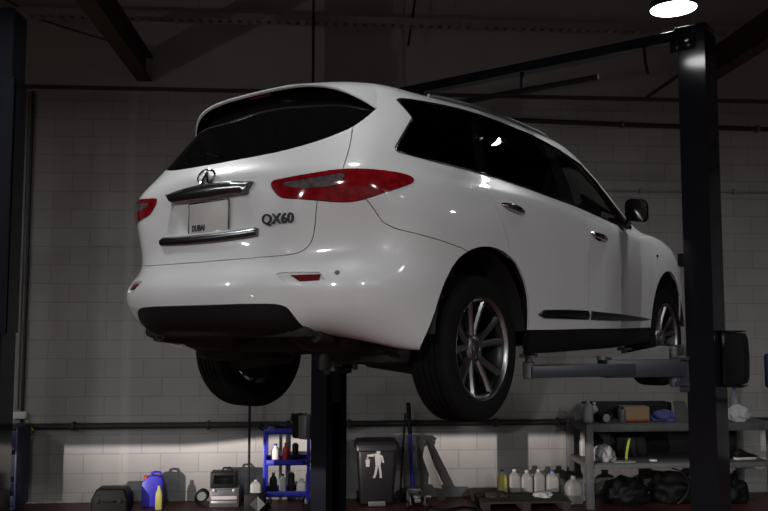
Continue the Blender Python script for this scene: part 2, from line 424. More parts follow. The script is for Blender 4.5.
# ------------------------------------------------------------------ the car's body surface and its outlines on it (row, column)
# ---- body surface: data grid of 14 rows (bottom to roof spine) by 20 columns (rear centre round the side to front centre)
_G = {
0:[(0,-.90,.33),(0,-1.03,.37),(0,-1.075,.45),(0,-1.085,.58),(0,-1.03,.69),(0,-1.0,.86),(0,-1.0,1.0),(0,-.995,1.10),(0,-.92,1.20),(0,-.76,1.40),(0,-.58,1.60),(0,-.42,1.665),(0,-.1,1.70),(0,.2,1.715)],
1:[(.30,-.90,.33),(.30,-1.02,.37),(.30,-1.06,.45),(.30,-1.07,.58),(.30,-1.015,.69),(.30,-.992,.86),(.30,-.988,1.0),(.30,-.972,1.10),(.29,-.908,1.20),(.28,-.74,1.40),(.27,-.565,1.60),(.26,-.40,1.66),(.2,-.08,1.695),(0,.25,1.715)],
2:[(.48,-.87,.33),(.49,-.96,.37),(.50,-1.0,.45),(.51,-1.015,.58),(.52,-.965,.69),(.52,-.972,.86),(.52,-.966,1.0),(.52,-.945,1.10),(.51,-.866,1.20),(.483,-.70,1.40),(.45,-.52,1.585),(.42,-.36,1.65),(.3,-.04,1.69),(0,.32,1.717)],
3:[(.56,-.76,.33),(.60,-.85,.36),(.652,-.932,.435),(.675,-.955,.58),(.655,-.88,.69),(.66,-.90,.86),(.66,-.915,1.0),(.67,-.88,1.10),(.655,-.780,1.20),(.612,-.592,1.40),(.575,-.44,1.57),(.52,-.30,1.64),(.36,0,1.685),(0,.38,1.718)],
4:[(.69,-.60,.30),(.735,-.70,.315),(.80,-.81,.43),(.82,-.84,.58),(.80,-.77,.70),(.80,-.78,.86),(.80,-.82,1.0),(.80,-.785,1.10),(.76,-.69,1.20),(.695,-.495,1.40),(.635,-.34,1.56),(.565,-.2,1.635),(.4,.06,1.682),(0,.44,1.72)],
5:[(.81,-.46,.26),(.86,-.52,.28),(.90,-.60,.43),(.912,-.63,.58),(.91,-.61,.70),(.915,-.62,.86),(.90,-.66,1.0),(.875,-.62,1.10),(.82,-.55,1.20),(.75,-.38,1.40),(.672,-.2,1.55),(.595,-.08,1.63),(.42,.15,1.68),(0,.5,1.72)],
6:[(.88,-.33,.26),(.925,-.34,.28),(.95,-.36,.45),(.965,-.38,.58),(.968,-.38,.70),(.972,-.38,.86),(.955,-.39,1.0),(.92,-.36,1.10),(.85,-.33,1.20),(.775,-.2,1.40),(.69,-.02,1.55),(.61,.08,1.635),(.43,.28,1.685),(0,.58,1.72)],
7:[(.90,0,.24),(.94,0,.26),(.965,0,.45),(.978,0,.58),(.983,0,.70),(.985,0,.86),(.968,0,1.0),(.932,0,1.10),(.87,0,1.195),(.79,.05,1.40),(.695,.2,1.565),(.615,.26,1.645),(.44,.42,1.695),(0,.66,1.722)],
8:[(.90,.42,.22),(.94,.42,.24),(.965,.42,.45),(.975,.42,.58),(.98,.42,.70),(.982,.42,.86),(.97,.42,1.0),(.948,.42,1.095),(.882,.42,1.19),(.80,.44,1.40),(.70,.5,1.58),(.622,.52,1.66),(.45,.6,1.70),(0,.76,1.725)],
9:[(.90,.9,.21),(.94,.9,.23),(.962,.9,.45),(.972,.9,.58),(.977,.9,.70),(.98,.9,.86),(.97,.9,1.0),(.953,.9,1.085),(.89,.9,1.175),(.805,.9,1.40),(.70,.9,1.59),(.625,.9,1.67),(.45,.9,1.705),(0,.9,1.725)],
10:[(.90,1.4,.21),(.94,1.4,.23),(.962,1.4,.45),(.972,1.4,.58),(.977,1.4,.70),(.98,1.4,.85),(.972,1.4,.98),(.956,1.4,1.065),(.893,1.4,1.145),(.80,1.38,1.40),(.70,1.32,1.58),(.622,1.28,1.665),(.45,1.18,1.70),(0,1.05,1.72)],
11:[(.90,1.9,.21),(.94,1.9,.23),(.962,1.9,.45),(.972,1.9,.58),(.977,1.9,.70),(.98,1.9,.83),(.972,1.9,.95),(.956,1.9,1.025),(.895,1.9,1.10),(.805,1.85,1.37),(.70,1.71,1.575),(.62,1.60,1.66),(.44,1.42,1.68),(0,1.18,1.71)],
12:[(.90,2.3,.22),(.94,2.3,.24),(.964,2.3,.45),(.974,2.3,.58),(.979,2.3,.70),(.98,2.31,.82),(.972,2.34,.94),(.957,2.33,1.012),(.90,2.32,1.07),(.785,2.16,1.35),(.67,1.94,1.56),(.59,1.80,1.64),(.42,1.55,1.665),(0,1.28,1.70)],
13:[(.90,2.65,.23),(.94,2.65,.25),(.968,2.65,.45),(.978,2.65,.58),(.982,2.65,.70),(.98,2.65,.82),(.965,2.65,.945),(.935,2.63,1.04),(.865,2.58,1.085),(.73,2.31,1.34),(.61,2.01,1.55),(.54,1.86,1.62),(.38,1.6,1.655),(0,1.36,1.69)],
14:[(.90,2.95,.24),(.94,2.95,.26),(.968,2.95,.45),(.978,2.95,.58),(.982,2.95,.70),(.978,2.95,.81),(.96,2.92,.935),(.91,2.91,1.045),(.78,2.70,1.105),(.62,2.40,1.32),(.52,2.03,1.53),(.46,1.88,1.60),(.32,1.65,1.65),(0,1.43,1.685)],
15:[(.86,3.3,.24),(.91,3.3,.26),(.94,3.32,.45),(.95,3.33,.58),(.952,3.33,.68),(.945,3.33,.77),(.935,3.32,.90),(.84,3.20,1.04),(.64,2.81,1.12),(.50,2.48,1.32),(.42,2.07,1.53),(.37,1.91,1.60),(.25,1.7,1.65),(0,1.5,1.68)],
16:[(.76,3.55,.24),(.81,3.60,.26),(.85,3.64,.45),(.855,3.65,.56),(.855,3.64,.64),(.85,3.61,.72),(.85,3.58,.84),(.71,3.42,1.01),(.46,2.89,1.13),(.36,2.53,1.32),(.30,2.10,1.53),(.265,1.94,1.60),(.18,1.75,1.645),(0,1.56,1.675)],
17:[(.57,3.70,.24),(.61,3.76,.26),(.64,3.82,.45),(.645,3.83,.55),(.64,3.82,.62),(.63,3.80,.70),(.63,3.76,.82),(.48,3.55,.98),(.28,2.94,1.135),(.22,2.56,1.32),(.185,2.12,1.53),(.16,1.955,1.60),(.11,1.78,1.64),(0,1.62,1.67)],
18:[(.32,3.76,.24),(.34,3.83,.26),(.36,3.89,.45),(.36,3.90,.54),(.36,3.89,.61),(.355,3.87,.69),(.35,3.84,.81),(.24,3.62,.97),(.14,2.96,1.14),(.11,2.575,1.32),(.09,2.13,1.53),(.08,1.965,1.60),(.05,1.8,1.64),(0,1.66,1.668)],
19:[(0,3.78,.24),(0,3.85,.26),(0,3.91,.45),(0,3.92,.54),(0,3.91,.61),(0,3.90,.69),(0,3.87,.81),(0,3.64,.97),(0,2.97,1.14),(0,2.58,1.32),(0,2.135,1.53),(0,1.97,1.60),(0,1.82,1.64),(0,1.7,1.665)],
}
_D=np.array([_G[c] for c in range(20)],float).transpose(1,0,2)   # rows, cols, 3
NR,NC=_D.shape[:2]
_M=np.array([-1,1,1.])
def _pad(P):
    Q=np.concatenate([P[:,1:2]*_M,P,P[:,-2:-1]*_M],1)
    return np.concatenate([2*Q[:1]-Q[1:2],Q,Q[-2:-1]*_M],0)
def _at_knots(P):
    Q=_pad(P); k=np.array([1,4,1])/6
    A=sum(k[i]*Q[:,i:i+NC] for i in range(3))
    return sum(k[i]*A[i:i+NR] for i in range(3))
_P=_D.copy()
for _ in range(3):
    _P=_P+.8*(_D-_at_knots(_P))
_Q=_pad(_P)
def _bas(f):
    return np.stack([(1-f)**3,3*f**3-6*f**2+4,-3*f**3+3*f**2+3*f+1,f**3],-1)/6
def _dbas(f):
    return np.stack([-(1-f)**2,3*f**2-4*f,-3*f**2+2*f+1,f**2],-1)/2
def S(s,t,nrm=False):
    """s along rows (0 bottom .. NR-1 spine), t along columns (0 rear centre .. NC-1 front centre)"""
    s=np.atleast_1d(np.asarray(s,float));t=np.atleast_1d(np.asarray(t,float))
    i=np.clip(np.floor(s).astype(int),0,NR-2);j=np.clip(np.floor(t).astype(int),0,NC-2)
    a=_bas(s-i);b=_bas(t-j)
    I=i[:,None,None]+np.arange(4)[None,:,None];J=j[:,None,None]+np.arange(4)[None,None,:]
    K=_Q[I,J]
    p=np.einsum('nij,ni,nj->n',K[...,0],a,b),np.einsum('nij,ni,nj->n',K[...,1],a,b),np.einsum('nij,ni,nj->n',K[...,2],a,b)
    p=np.stack(p,-1)
    if not nrm: return p
    da=_dbas(s-i);db=_dbas(t-j)
    u=np.einsum('nijk,ni,nj->nk',K,da,b);v=np.einsum('nijk,ni,nj->nk',K,a,db)
    n=np.cross(v,u);l=np.linalg.norm(n,axis=1,keepdims=True);n=n/np.maximum(l,1e-9)
    return p,n
FEAT = {
 'glass_low': [(7.901, 0.027), (7.91, 0.233), (7.92, 0.501), (7.938, 0.765), (7.961, 1.032), (7.991, 1.284), (8.028, 1.518), (8.1, 1.806), (8.208, 2.145), (8.324, 2.428), (8.439, 2.659), (8.54, 2.851), (8.623, 3.002), (8.735, 3.154), (8.875, 3.308), (9.022, 3.447), (9.18, 3.569), (9.266, 3.635)],
 'gate': [(8.666, 3.082), (8.57, 3.124), (8.372, 3.21), (8.183, 3.282), (7.997, 3.336), (7.755, 3.388), (7.427, 3.434), (6.982, 3.478), (6.54, 3.501), (6.222, 3.418), (5.987, 3.243), (5.8, 3.086), (5.649, 2.958), (5.472, 2.874), (5.276, 2.836), (5.085, 2.798), (4.899, 2.763), (4.732, 2.723), (4.58, 2.679), (4.451, 2.626), (4.346, 2.563), (4.251, 2.475), (4.167, 2.361), (4.106, 2.243), (4.07, 2.12), (4.045, 1.98), (4.03, 1.825), (4.018, 1.639), (4.009, 1.425), (4.001, 1.196), (3.996, 0.953), (3.994, 0.834)],
 'lamp': [(6.258, 1.456), (6.369, 1.468), (6.436, 1.507), (6.456, 1.572), (6.486, 1.75), (6.535, 2.051), (6.59, 2.377), (6.652, 2.712), (6.711, 2.978), (6.76, 3.178), (6.793, 3.38), (6.812, 3.585), (6.82, 3.826), (6.826, 4.105), (6.825, 4.388), (6.815, 4.67), (6.802, 4.904), (6.778, 5.091), (6.74, 5.234), (6.686, 5.334), (6.61, 5.399), (6.513, 5.429), (6.418, 5.42), (6.325, 5.374), (6.192, 5.25), (6.033, 5.042), (5.884, 4.801), (5.746, 4.529), (5.639, 4.292), (5.556, 4.093), (5.502, 3.922), (5.476, 3.779), (5.465, 3.623), (5.469, 3.453), (5.485, 3.256), (5.515, 3.026), (5.545, 2.769), (5.579, 2.486), (5.615, 2.205), (5.652, 1.941), (5.706, 1.769), (5.775, 1.681), (5.903, 1.59), (6.099, 1.496)],
 'lamp_clear': [(6.295, 1.864), (6.322, 2.15), (6.362, 2.47), (6.416, 2.81), (6.484, 3.141), (6.566, 3.462), (6.531, 3.612), (6.377, 3.595), (6.224, 3.526), (6.074, 3.403), (5.994, 3.229), (5.979, 2.999), (5.981, 2.664), (6.01, 2.222), (6.091, 1.936), (6.217, 1.796)],
 'bumper_seam': [(5.57, 4.151), (5.543, 4.165), (5.488, 4.193), (5.407, 4.23), (5.298, 4.276), (5.193, 4.318), (5.091, 4.356), (4.999, 4.4), (4.917, 4.449), (4.84, 4.541), (4.767, 4.676), (4.712, 4.834), (4.674, 5.017), (4.635, 5.209), (4.596, 5.407), (4.556, 5.606), (4.514, 5.801), (4.452, 6.034), (4.368, 6.3), (4.325, 6.43)],
 'reflector': [(3.325, 1.808), (3.357, 2.024), (3.345, 2.492), (3.331, 2.964), (3.045, 3.174), (2.911, 3.012), (2.917, 2.621), (2.923, 2.219), (3.102, 1.976)],
 'reflector_red': [(3.264, 2.167), (3.273, 2.593), (3.278, 3.013), (3.032, 3.022), (2.99, 2.486)],
 'clad': [(2.226, 1.014), (2.222, 1.136), (2.215, 1.39), (2.207, 1.62), (2.198, 1.823), (2.169, 1.986), (2.117, 2.105), (2.024, 2.202), (1.878, 2.276), (1.708, 2.347), (1.502, 2.412), (1.302, 2.475), (1.121, 2.535), (0.96, 2.581), (0.837, 2.616), (0.769, 2.631)],
 'arch': [(0.967, 5.36), (1.239, 5.446), (1.613, 5.626), (1.992, 5.787), (2.501, 5.924), (3.071, 6.062), (3.598, 6.203), (3.96, 6.353), (4.181, 6.515), (4.335, 6.691), (4.431, 6.884), (4.472, 7.078), (4.457, 7.273), (4.375, 7.471), (4.219, 7.67), (3.997, 7.828), (3.683, 7.943), (3.306, 8.036), (2.874, 8.11), (2.454, 8.162), (2.112, 8.192), (1.852, 8.207), (1.627, 8.21), (1.516, 8.213)],
 'dlo': [(9.753, 4.38), (9.844, 4.508), (9.97, 4.943), (10.09, 5.389), (10.254, 6.348), (10.283, 7.259), (10.229, 7.976), (10.147, 8.588), (10.1, 8.854), (10.121, 9.509), (10.005, 10.023), (9.83, 10.464), (9.556, 11.085), (9.136, 11.417)],
 'dlo_low': [(9.123, 5.307), (8.605, 5.137), (8.116, 4.944), (8.021, 4.98), (7.98, 5.072), (7.938, 5.53), (7.913, 5.946), (7.903, 6.33), (7.913, 6.726), (7.928, 7.108), (7.924, 7.445), (7.925, 7.782), (7.886, 8.157), (7.861, 8.547), (7.828, 8.952), (7.818, 9.39), (7.851, 9.871), (7.89, 10.679)],
 'rear_door_rear': [(7.878, 7.512), (7.69, 7.477), (7.161, 7.376), (6.708, 7.322), (6.403, 7.312), (6.067, 7.338), (5.713, 7.401), (5.357, 7.467), (4.996, 7.538), (4.669, 7.599), (4.356, 7.645), (4.193, 7.67)],
 'door_mid': [(9.901, 10.516), (9.514, 10.345), (8.984, 10.195), (8.593, 10.156), (8.196, 10.128), (7.769, 10.068), (7.119, 9.942), (6.305, 9.887), (5.649, 9.877), (5.176, 9.877), (4.792, 9.888), (4.372, 9.893), (3.875, 9.888), (2.894, 9.892), (2.265, 9.906), (1.85, 9.92), (1.511, 9.936)],
 'molding': [(1.929, 8.459), (2.011, 8.48), (2.049, 8.547), (2.07, 9.194), (2.039, 9.895), (1.939, 11.023), (1.811, 12.304), (1.746, 12.516), (1.702, 12.315), (1.725, 10.645), (1.753, 9.907), (1.783, 9.061), (1.805, 8.531), (1.841, 8.474)],
 'pill_c': [(11.14, 8.056), (9.619, 7.675), (9.016, 7.598), (8.638, 7.556), (8.254, 7.499), (7.717, 7.392)],
 'pill_b1': [(10.23, 9.957), (9.451, 9.716), (8.991, 9.626), (8.641, 9.561), (8.286, 9.515), (7.761, 9.428)],
 'pill_b2': [(10.086, 10.289), (9.3, 10.05), (8.823, 10.008), (8.406, 9.97), (7.842, 9.908)],
 'sensor': [(3.283, 3.438)],
 'spo_root': [(9.96, 3.355), (9.459, 3.623)],
}

# ================================================================== THE CAR
# (its own frame: x to its right, y forward from the rear axle, z up from where its tyres would stand)
car = thing('suv', 'pearl white seven-seat SUV raised on the two-post lift, seen from its rear corner', 'car')
car.matrix_world = Matrix(((0.756587, 0.653815, -0.010093, 0.100),      # carried very slightly out of level by the arms
                           (-0.653842, 0.756631, 0.000760, 4.831),
                           (0.008134, 0.006025, 0.999949, 1.491),
                           (0, 0, 0, 1)))

def sheet():
    bm = bmesh.new()
    ns, nt_ = (NR - 1) * 8, (NC - 1) * 10
    g = [[bm.verts.new((i / 8, j / 10, 0)) for j in range(nt_ + 1)] for i in range(ns + 1)]
    for i in range(ns):
        for j in range(nt_):
            bm.faces.new((g[i][j], g[i][j + 1], g[i + 1][j + 1], g[i + 1][j]))
    return bm

def cut(bm, pts, closed=True):
    segs = list(zip(pts, pts[1:] + (pts[:1] if closed else [])))
    if not closed: segs = segs[:len(pts) - 1]
    lo = [min(p[k] for p in pts) for k in (0, 1)]; hi = [max(p[k] for p in pts) for k in (0, 1)]
    def bb(f):
        s = [v.co.x for v in f.verts]; t = [v.co.y for v in f.verts]
        return min(s), max(s), min(t), max(t)
    cand = set()
    for f in bm.faces:
        a, b, c, d = bb(f)
        if a <= hi[0] and b >= lo[0] and c <= hi[1] and d >= lo[1]: cand.add(f)
    for p, q in segs:
        l0, h0, l1, h1 = min(p[0], q[0]), max(p[0], q[0]), min(p[1], q[1]), max(p[1], q[1])
        nrm = Vector((-(q[1] - p[1]), q[0] - p[0], 0))
        if nrm.length < 1e-6: continue
        nrm.normalize()
        hit = []
        for f in cand:
            a, b, c, d = bb(f)
            if a <= h0 and b >= l0 and c <= h1 and d >= l1:
                ds = [nrm.x * (v.co.x - p[0]) + nrm.y * (v.co.y - p[1]) for v in f.verts]
                if min(ds) < -2e-4 and max(ds) > 2e-4: hit.append(f)
        if not hit: continue
        geom = list({e for f in hit for e in f.edges}) + list({v for f in hit for v in f.verts}) + hit
        r = bmesh.ops.bisect_plane(bm, geom=geom, dist=2e-4, plane_co=(p[0], p[1], 0), plane_no=nrm)
        cand = {f for f in cand if f.is_valid} | {f for f in r['geom'] if isinstance(f, bmesh.types.BMFace)}

def inside(poly, x, y):
    r = np.zeros(len(x), bool); n = len(poly); j = n - 1
    for i in range(n):
        a, b = poly[i], poly[j]
        c = ((a[1] > y) != (b[1] > y))
        with np.errstate(divide='ignore', invalid='ignore'):
            r ^= c & (x < (b[0] - a[0]) * (y - a[1]) / (b[1] - a[1]) + a[0])
        j = i
    return r

F = FEAT
gl = F['glass_low']; gate = F['gate']; dlo = F['dlo']; dl = F['dlo_low']; mid = F['door_mid']; arch = F['arch']
glass_top = [(9.55, 3.3), (9.85, 2.6), (10.0, 1.5), (10.05, -.1)]
POLY = {}
POLY['rear_glass'] = [(7.93, -.1)] + gl + glass_top
POLY['gate'] = gate + [(3.97, -.1), (10.6, -.1), (10.3, 1.5), (10.0, 2.8), (9.6, 3.4)] + [p for p in reversed(gl) if p[0] > 8.66]
POLY['bumper'] = F['bumper_seam'] + [(4.2, 6.62), (2, 6.5), (-.1, 5.9), (-.1, -.1), (3.97, -.1)] + [p for p in reversed(gate) if p[0] < 5.85] + [(5.9, 3.4)]
POLY['clad'] = [(2.22, -.1)] + F['clad'] + [(-.1, 2.75), (-.1, -.1)]
POLY['arch'] = arch + [(-.1, 8.27), (-.1, 5.34)]
def near_st(P, s, t):
    """surface parameters nearest to a point, from a first guess"""
    P = np.array(P)
    for _ in range(25):
        h = 1e-3
        q = S([s, s + h, s], [t, t, t + h]); J = np.stack([(q[1] - q[0]) / h, (q[2] - q[0]) / h], 1)
        d = np.linalg.lstsq(J, P - q[0], rcond=None)[0]; d = np.clip(d, -.4, .4)
        s = min(max(s + d[0], -.2), NR - 1); t = min(max(t + d[1], 0), NC - 1)
    return s, t
fa = []
for k in range(19):
    a = PI * (1.06 - 1.12 * k / 18)
    ca, sa = math.cos(a), math.sin(a)
    y = 2.955 - .405 * -ca * 1.0; z = .30 + .475 * (abs(sa) ** .8) * (1 if sa > 0 else -.25)
    fa.append(near_st((.97, y, z), 2.5, 14 + (y - 2.95) * 2.5))
POLY['front_arch'] = fa + [(-.1, fa[-1][1] + .03), (-.1, fa[0][1] - .03)]
POLY['dlo'] = dlo + [(8.6, 11.85), (8.05, 12.25), (7.92, 12.0), (7.9, 11.3)] + dl[::-1]
POLY['rear_door'] = [(8.2, 7.45)] + F['rear_door_rear'] + [(3, 7.75), (1.5, 7.9), (1.51, 9.936)] + [p for p in reversed(mid) if p[0] < 8.2]
POLY['front_door'] = [p for p in mid if p[0] < 8.2] + [(1.45, 12.45), (2.5, 12.78), (3.95, 12.95), (5.87, 13.1), (7.3, 12.75), (8.2, 12.2)]
POLY['sill'] = [(1.51, 7.9), (1.511, 9.936), (1.45, 12.9), (-.1, 12.9), (-.1, 7.9)]
POLY['lamp'] = F['lamp']; POLY['lamp_clear'] = F['lamp_clear']
POLY['reflector'] = F['reflector']; POLY['reflector_red'] = F['reflector_red']
POLY['recess'] = [(4.88, -.1), (4.90, 1.03), (6.1, .92), (6.3, .5), (6.42, -.1)]
POLY['windshield'] = [(8.12, 13.25), (9.1, 13.02), (9.9, 12.95), (10.1, 13.3), (10.35, 15), (10.4, 19.1), (8.02, 19.1), (8.03, 15)]
POLY['hood'] = [(7.88, 13.0), (6.9, 13.3), (6.75, 15.2), (6.35, 17), (6.2, 19.1), (7.9, 19.1), (7.9, 15)]
POLY['headlamp'] = [(5.6, 14.9), (6.45, 14.7), (6.5, 16), (6.2, 17.2), (5.2, 17.1), (5.3, 16)]
POLY['grille'] = [(3.6, 17.6), (5.8, 17.35), (6.0, 18), (6.0, 19.1), (3.2, 19.1), (3.2, 18)]
POLY['front_bumper'] = [(4.3, 14.6), (5.5, 14.8), (6.3, 16.0), (6.3, 19.1), (-.1, 19.1), (-.1, 14.3)]
# quarter window, rear door window, front door window: the opening less its pillars
pc, b1, b2 = F['pill_c'], F['pill_b1'], F['pill_b2']
sh = lambda L_, d: [(s, t + d) for s, t in L_]

bm = sheet()
for k, P in POLY.items(): cut(bm, P)
for L_ in (sh(pc, -.13), sh(pc, .10), b1, b2): cut(bm, L_, False)
cut(bm, sh(F['pill_c'], 0)[:0] + [(9.6, 11.2), (8.1, 11.85), (7.95, 12.0)], False)
bmesh.ops.remove_doubles(bm, verts=bm.verts, dist=4e-4)
bm.verts.index_update()
ST = np.array([(v.co.x, v.co.y) for v in bm.verts])
FACES = [[v.index for v in f.verts] for f in bm.faces]
bm.free()
CEN = np.array([ST[f].mean(0) for f in FACES])
P3, N3 = S(np.clip(ST[:, 0], 0, NR - 1), np.clip(ST[:, 1], 0, NC - 1), True)
P3[ST[:, 1] < 1e-6, 0] = 0; P3[ST[:, 1] > NC - 1 - 1e-6, 0] = 0; P3[ST[:, 0] > NR - 1 - 1e-6, 0] = 0
ID = np.array(['body'] * len(FACES), dtype=object)
ins = {k: inside(P, CEN[:, 0], CEN[:, 1]) for k, P in POLY.items()}
for k in ('bumper', 'front_bumper', 'hood', 'gate', 'rear_door', 'front_door', 'sill', 'clad', 'windshield', 'dlo', 'rear_glass', 'recess', 'headlamp', 'grille', 'lamp', 'lamp_clear', 'reflector', 'reflector_red', 'arch', 'front_arch'):
    if k == 'lamp_clear': ID[ins[k] & (ID == 'lamp')] = k
    elif k == 'reflector_red': ID[ins[k] & (ID == 'reflector')] = k
    elif k == 'recess': ID[ins[k] & (ID == 'gate')] = k
    else: ID[ins[k]] = k
def t_of(L_, s):
    L2 = sorted(L_); return np.interp(s, [p[0] for p in L2], [p[1] for p in L2])
sD, tD = CEN[:, 0], CEN[:, 1]
D = ID == 'dlo'
ID[D & (tD < t_of(pc, sD) - .13)] = 'pane_quarter'
ID[D & (tD > t_of(pc, sD) + .10) & (tD < t_of(b1, sD))] = 'pane_rear'
aL = [(9.6, 11.2), (8.1, 11.85), (7.95, 12.0)]
ID[D & (tD > t_of(b2, sD)) & (tD < t_of(aL, sD))] = 'pane_front'

D = ID == 'dlo'
ID[D & (tD < t_of(b1, sD) - .3)] = 'dlo_c'
ID[D & (tD >= t_of(b1, sD) - .3) & (tD <= t_of(b2, sD) + .05)] = 'dlo_b'
ID[D & (tD > t_of(b2, sD) + .05)] = 'dlo_a'
FLIP = np.array([-1, 1, 1.0])
def panel(name, ids, m, parent=None, sides=(1, -1), gap=0.002, depth=0.012, push=0.0):
    idx = [i for i in range(len(FACES)) if ID[i] in ids]
    verts, nors, faces, key = [], [], [], {}
    for sd in sides:
        for i in idx:
            f = []
            for v in FACES[i]:
                k = (v, 0 if abs(P3[v, 0]) < 1e-9 else sd)
                if k not in key:
                    key[k] = len(verts)
                    nn = N3[v] if sd > 0 else N3[v] * FLIP
                    if k[1] == 0: nn = nn * np.array([0, 1, 1]); nn = nn / max(np.linalg.norm(nn), 1e-9)
                    verts.append((P3[v] if sd > 0 else P3[v] * FLIP) + nn * push); nors.append(nn)
                f.append(key[k])
            g = []
            for q in f:
                if q not in g: g.append(q)
            if len(g) > 2: faces.append(g if sd > 0 else g[::-1])
    V = np.array(verts); Nn = np.array(nors)
    # orient like the normals
    for q, f in enumerate(faces):
        a = np.zeros(3)
        for k in range(1, len(f) - 1): a += np.cross(V[f[k]] - V[f[0]], V[f[k + 1]] - V[f[0]])
        if a @ Nn[f].mean(0) < 0: faces[q] = f[::-1]
    ed = {}
    for q, f in enumerate(faces):
        for a, b in zip(f, f[1:] + f[:1]):
            ed.setdefault((min(a, b), max(a, b)), []).append((q, a, b))
    bnd = [e[0] for e in ed.values() if len(e) == 1]
    mv = np.zeros_like(V)
    for q, a, b in bnd:
        e = V[b] - V[a]; e /= max(np.linalg.norm(e), 1e-9)
        inw = np.cross((Nn[a] + Nn[b]) / 2, e)
        mv[a] += inw; mv[b] += inw
    l = np.linalg.norm(mv, axis=1, keepdims=True)
    V2 = V + np.where(l > 1e-6, mv / np.maximum(l, 1e-6), 0) * gap
    V2[np.abs(V[:, 0]) < 1e-9, 0] = 0
    vl = [tuple(v) for v in V2]; low = {}
    nl = [tuple(n) for f in faces for n in Nn[f]]
    out = list(faces)
    if depth:
        top = {}
        for q, a, b in bnd:
            ids4 = []
            for v in (a, b):
                if v not in top:
                    top[v] = len(vl); vl.append(tuple(V2[v])); low[v] = len(vl); vl.append(tuple(V2[v] - Nn[v] * depth))
            f = [top[b], top[a], low[a], low[b]]
            e = V2[a] - V2[b]; n = np.cross(e, -Nn[a]); n /= max(np.linalg.norm(n), 1e-9)
            out.append(f); nl += [tuple(n)] * 4
    me = bpy.data.meshes.new(name)
    me.from_pydata(vl, [], out)
    for p in me.polygons: p.use_smooth = True
    me.normals_split_custom_set(nl)
    return link(name, me, m, parent if parent else car)

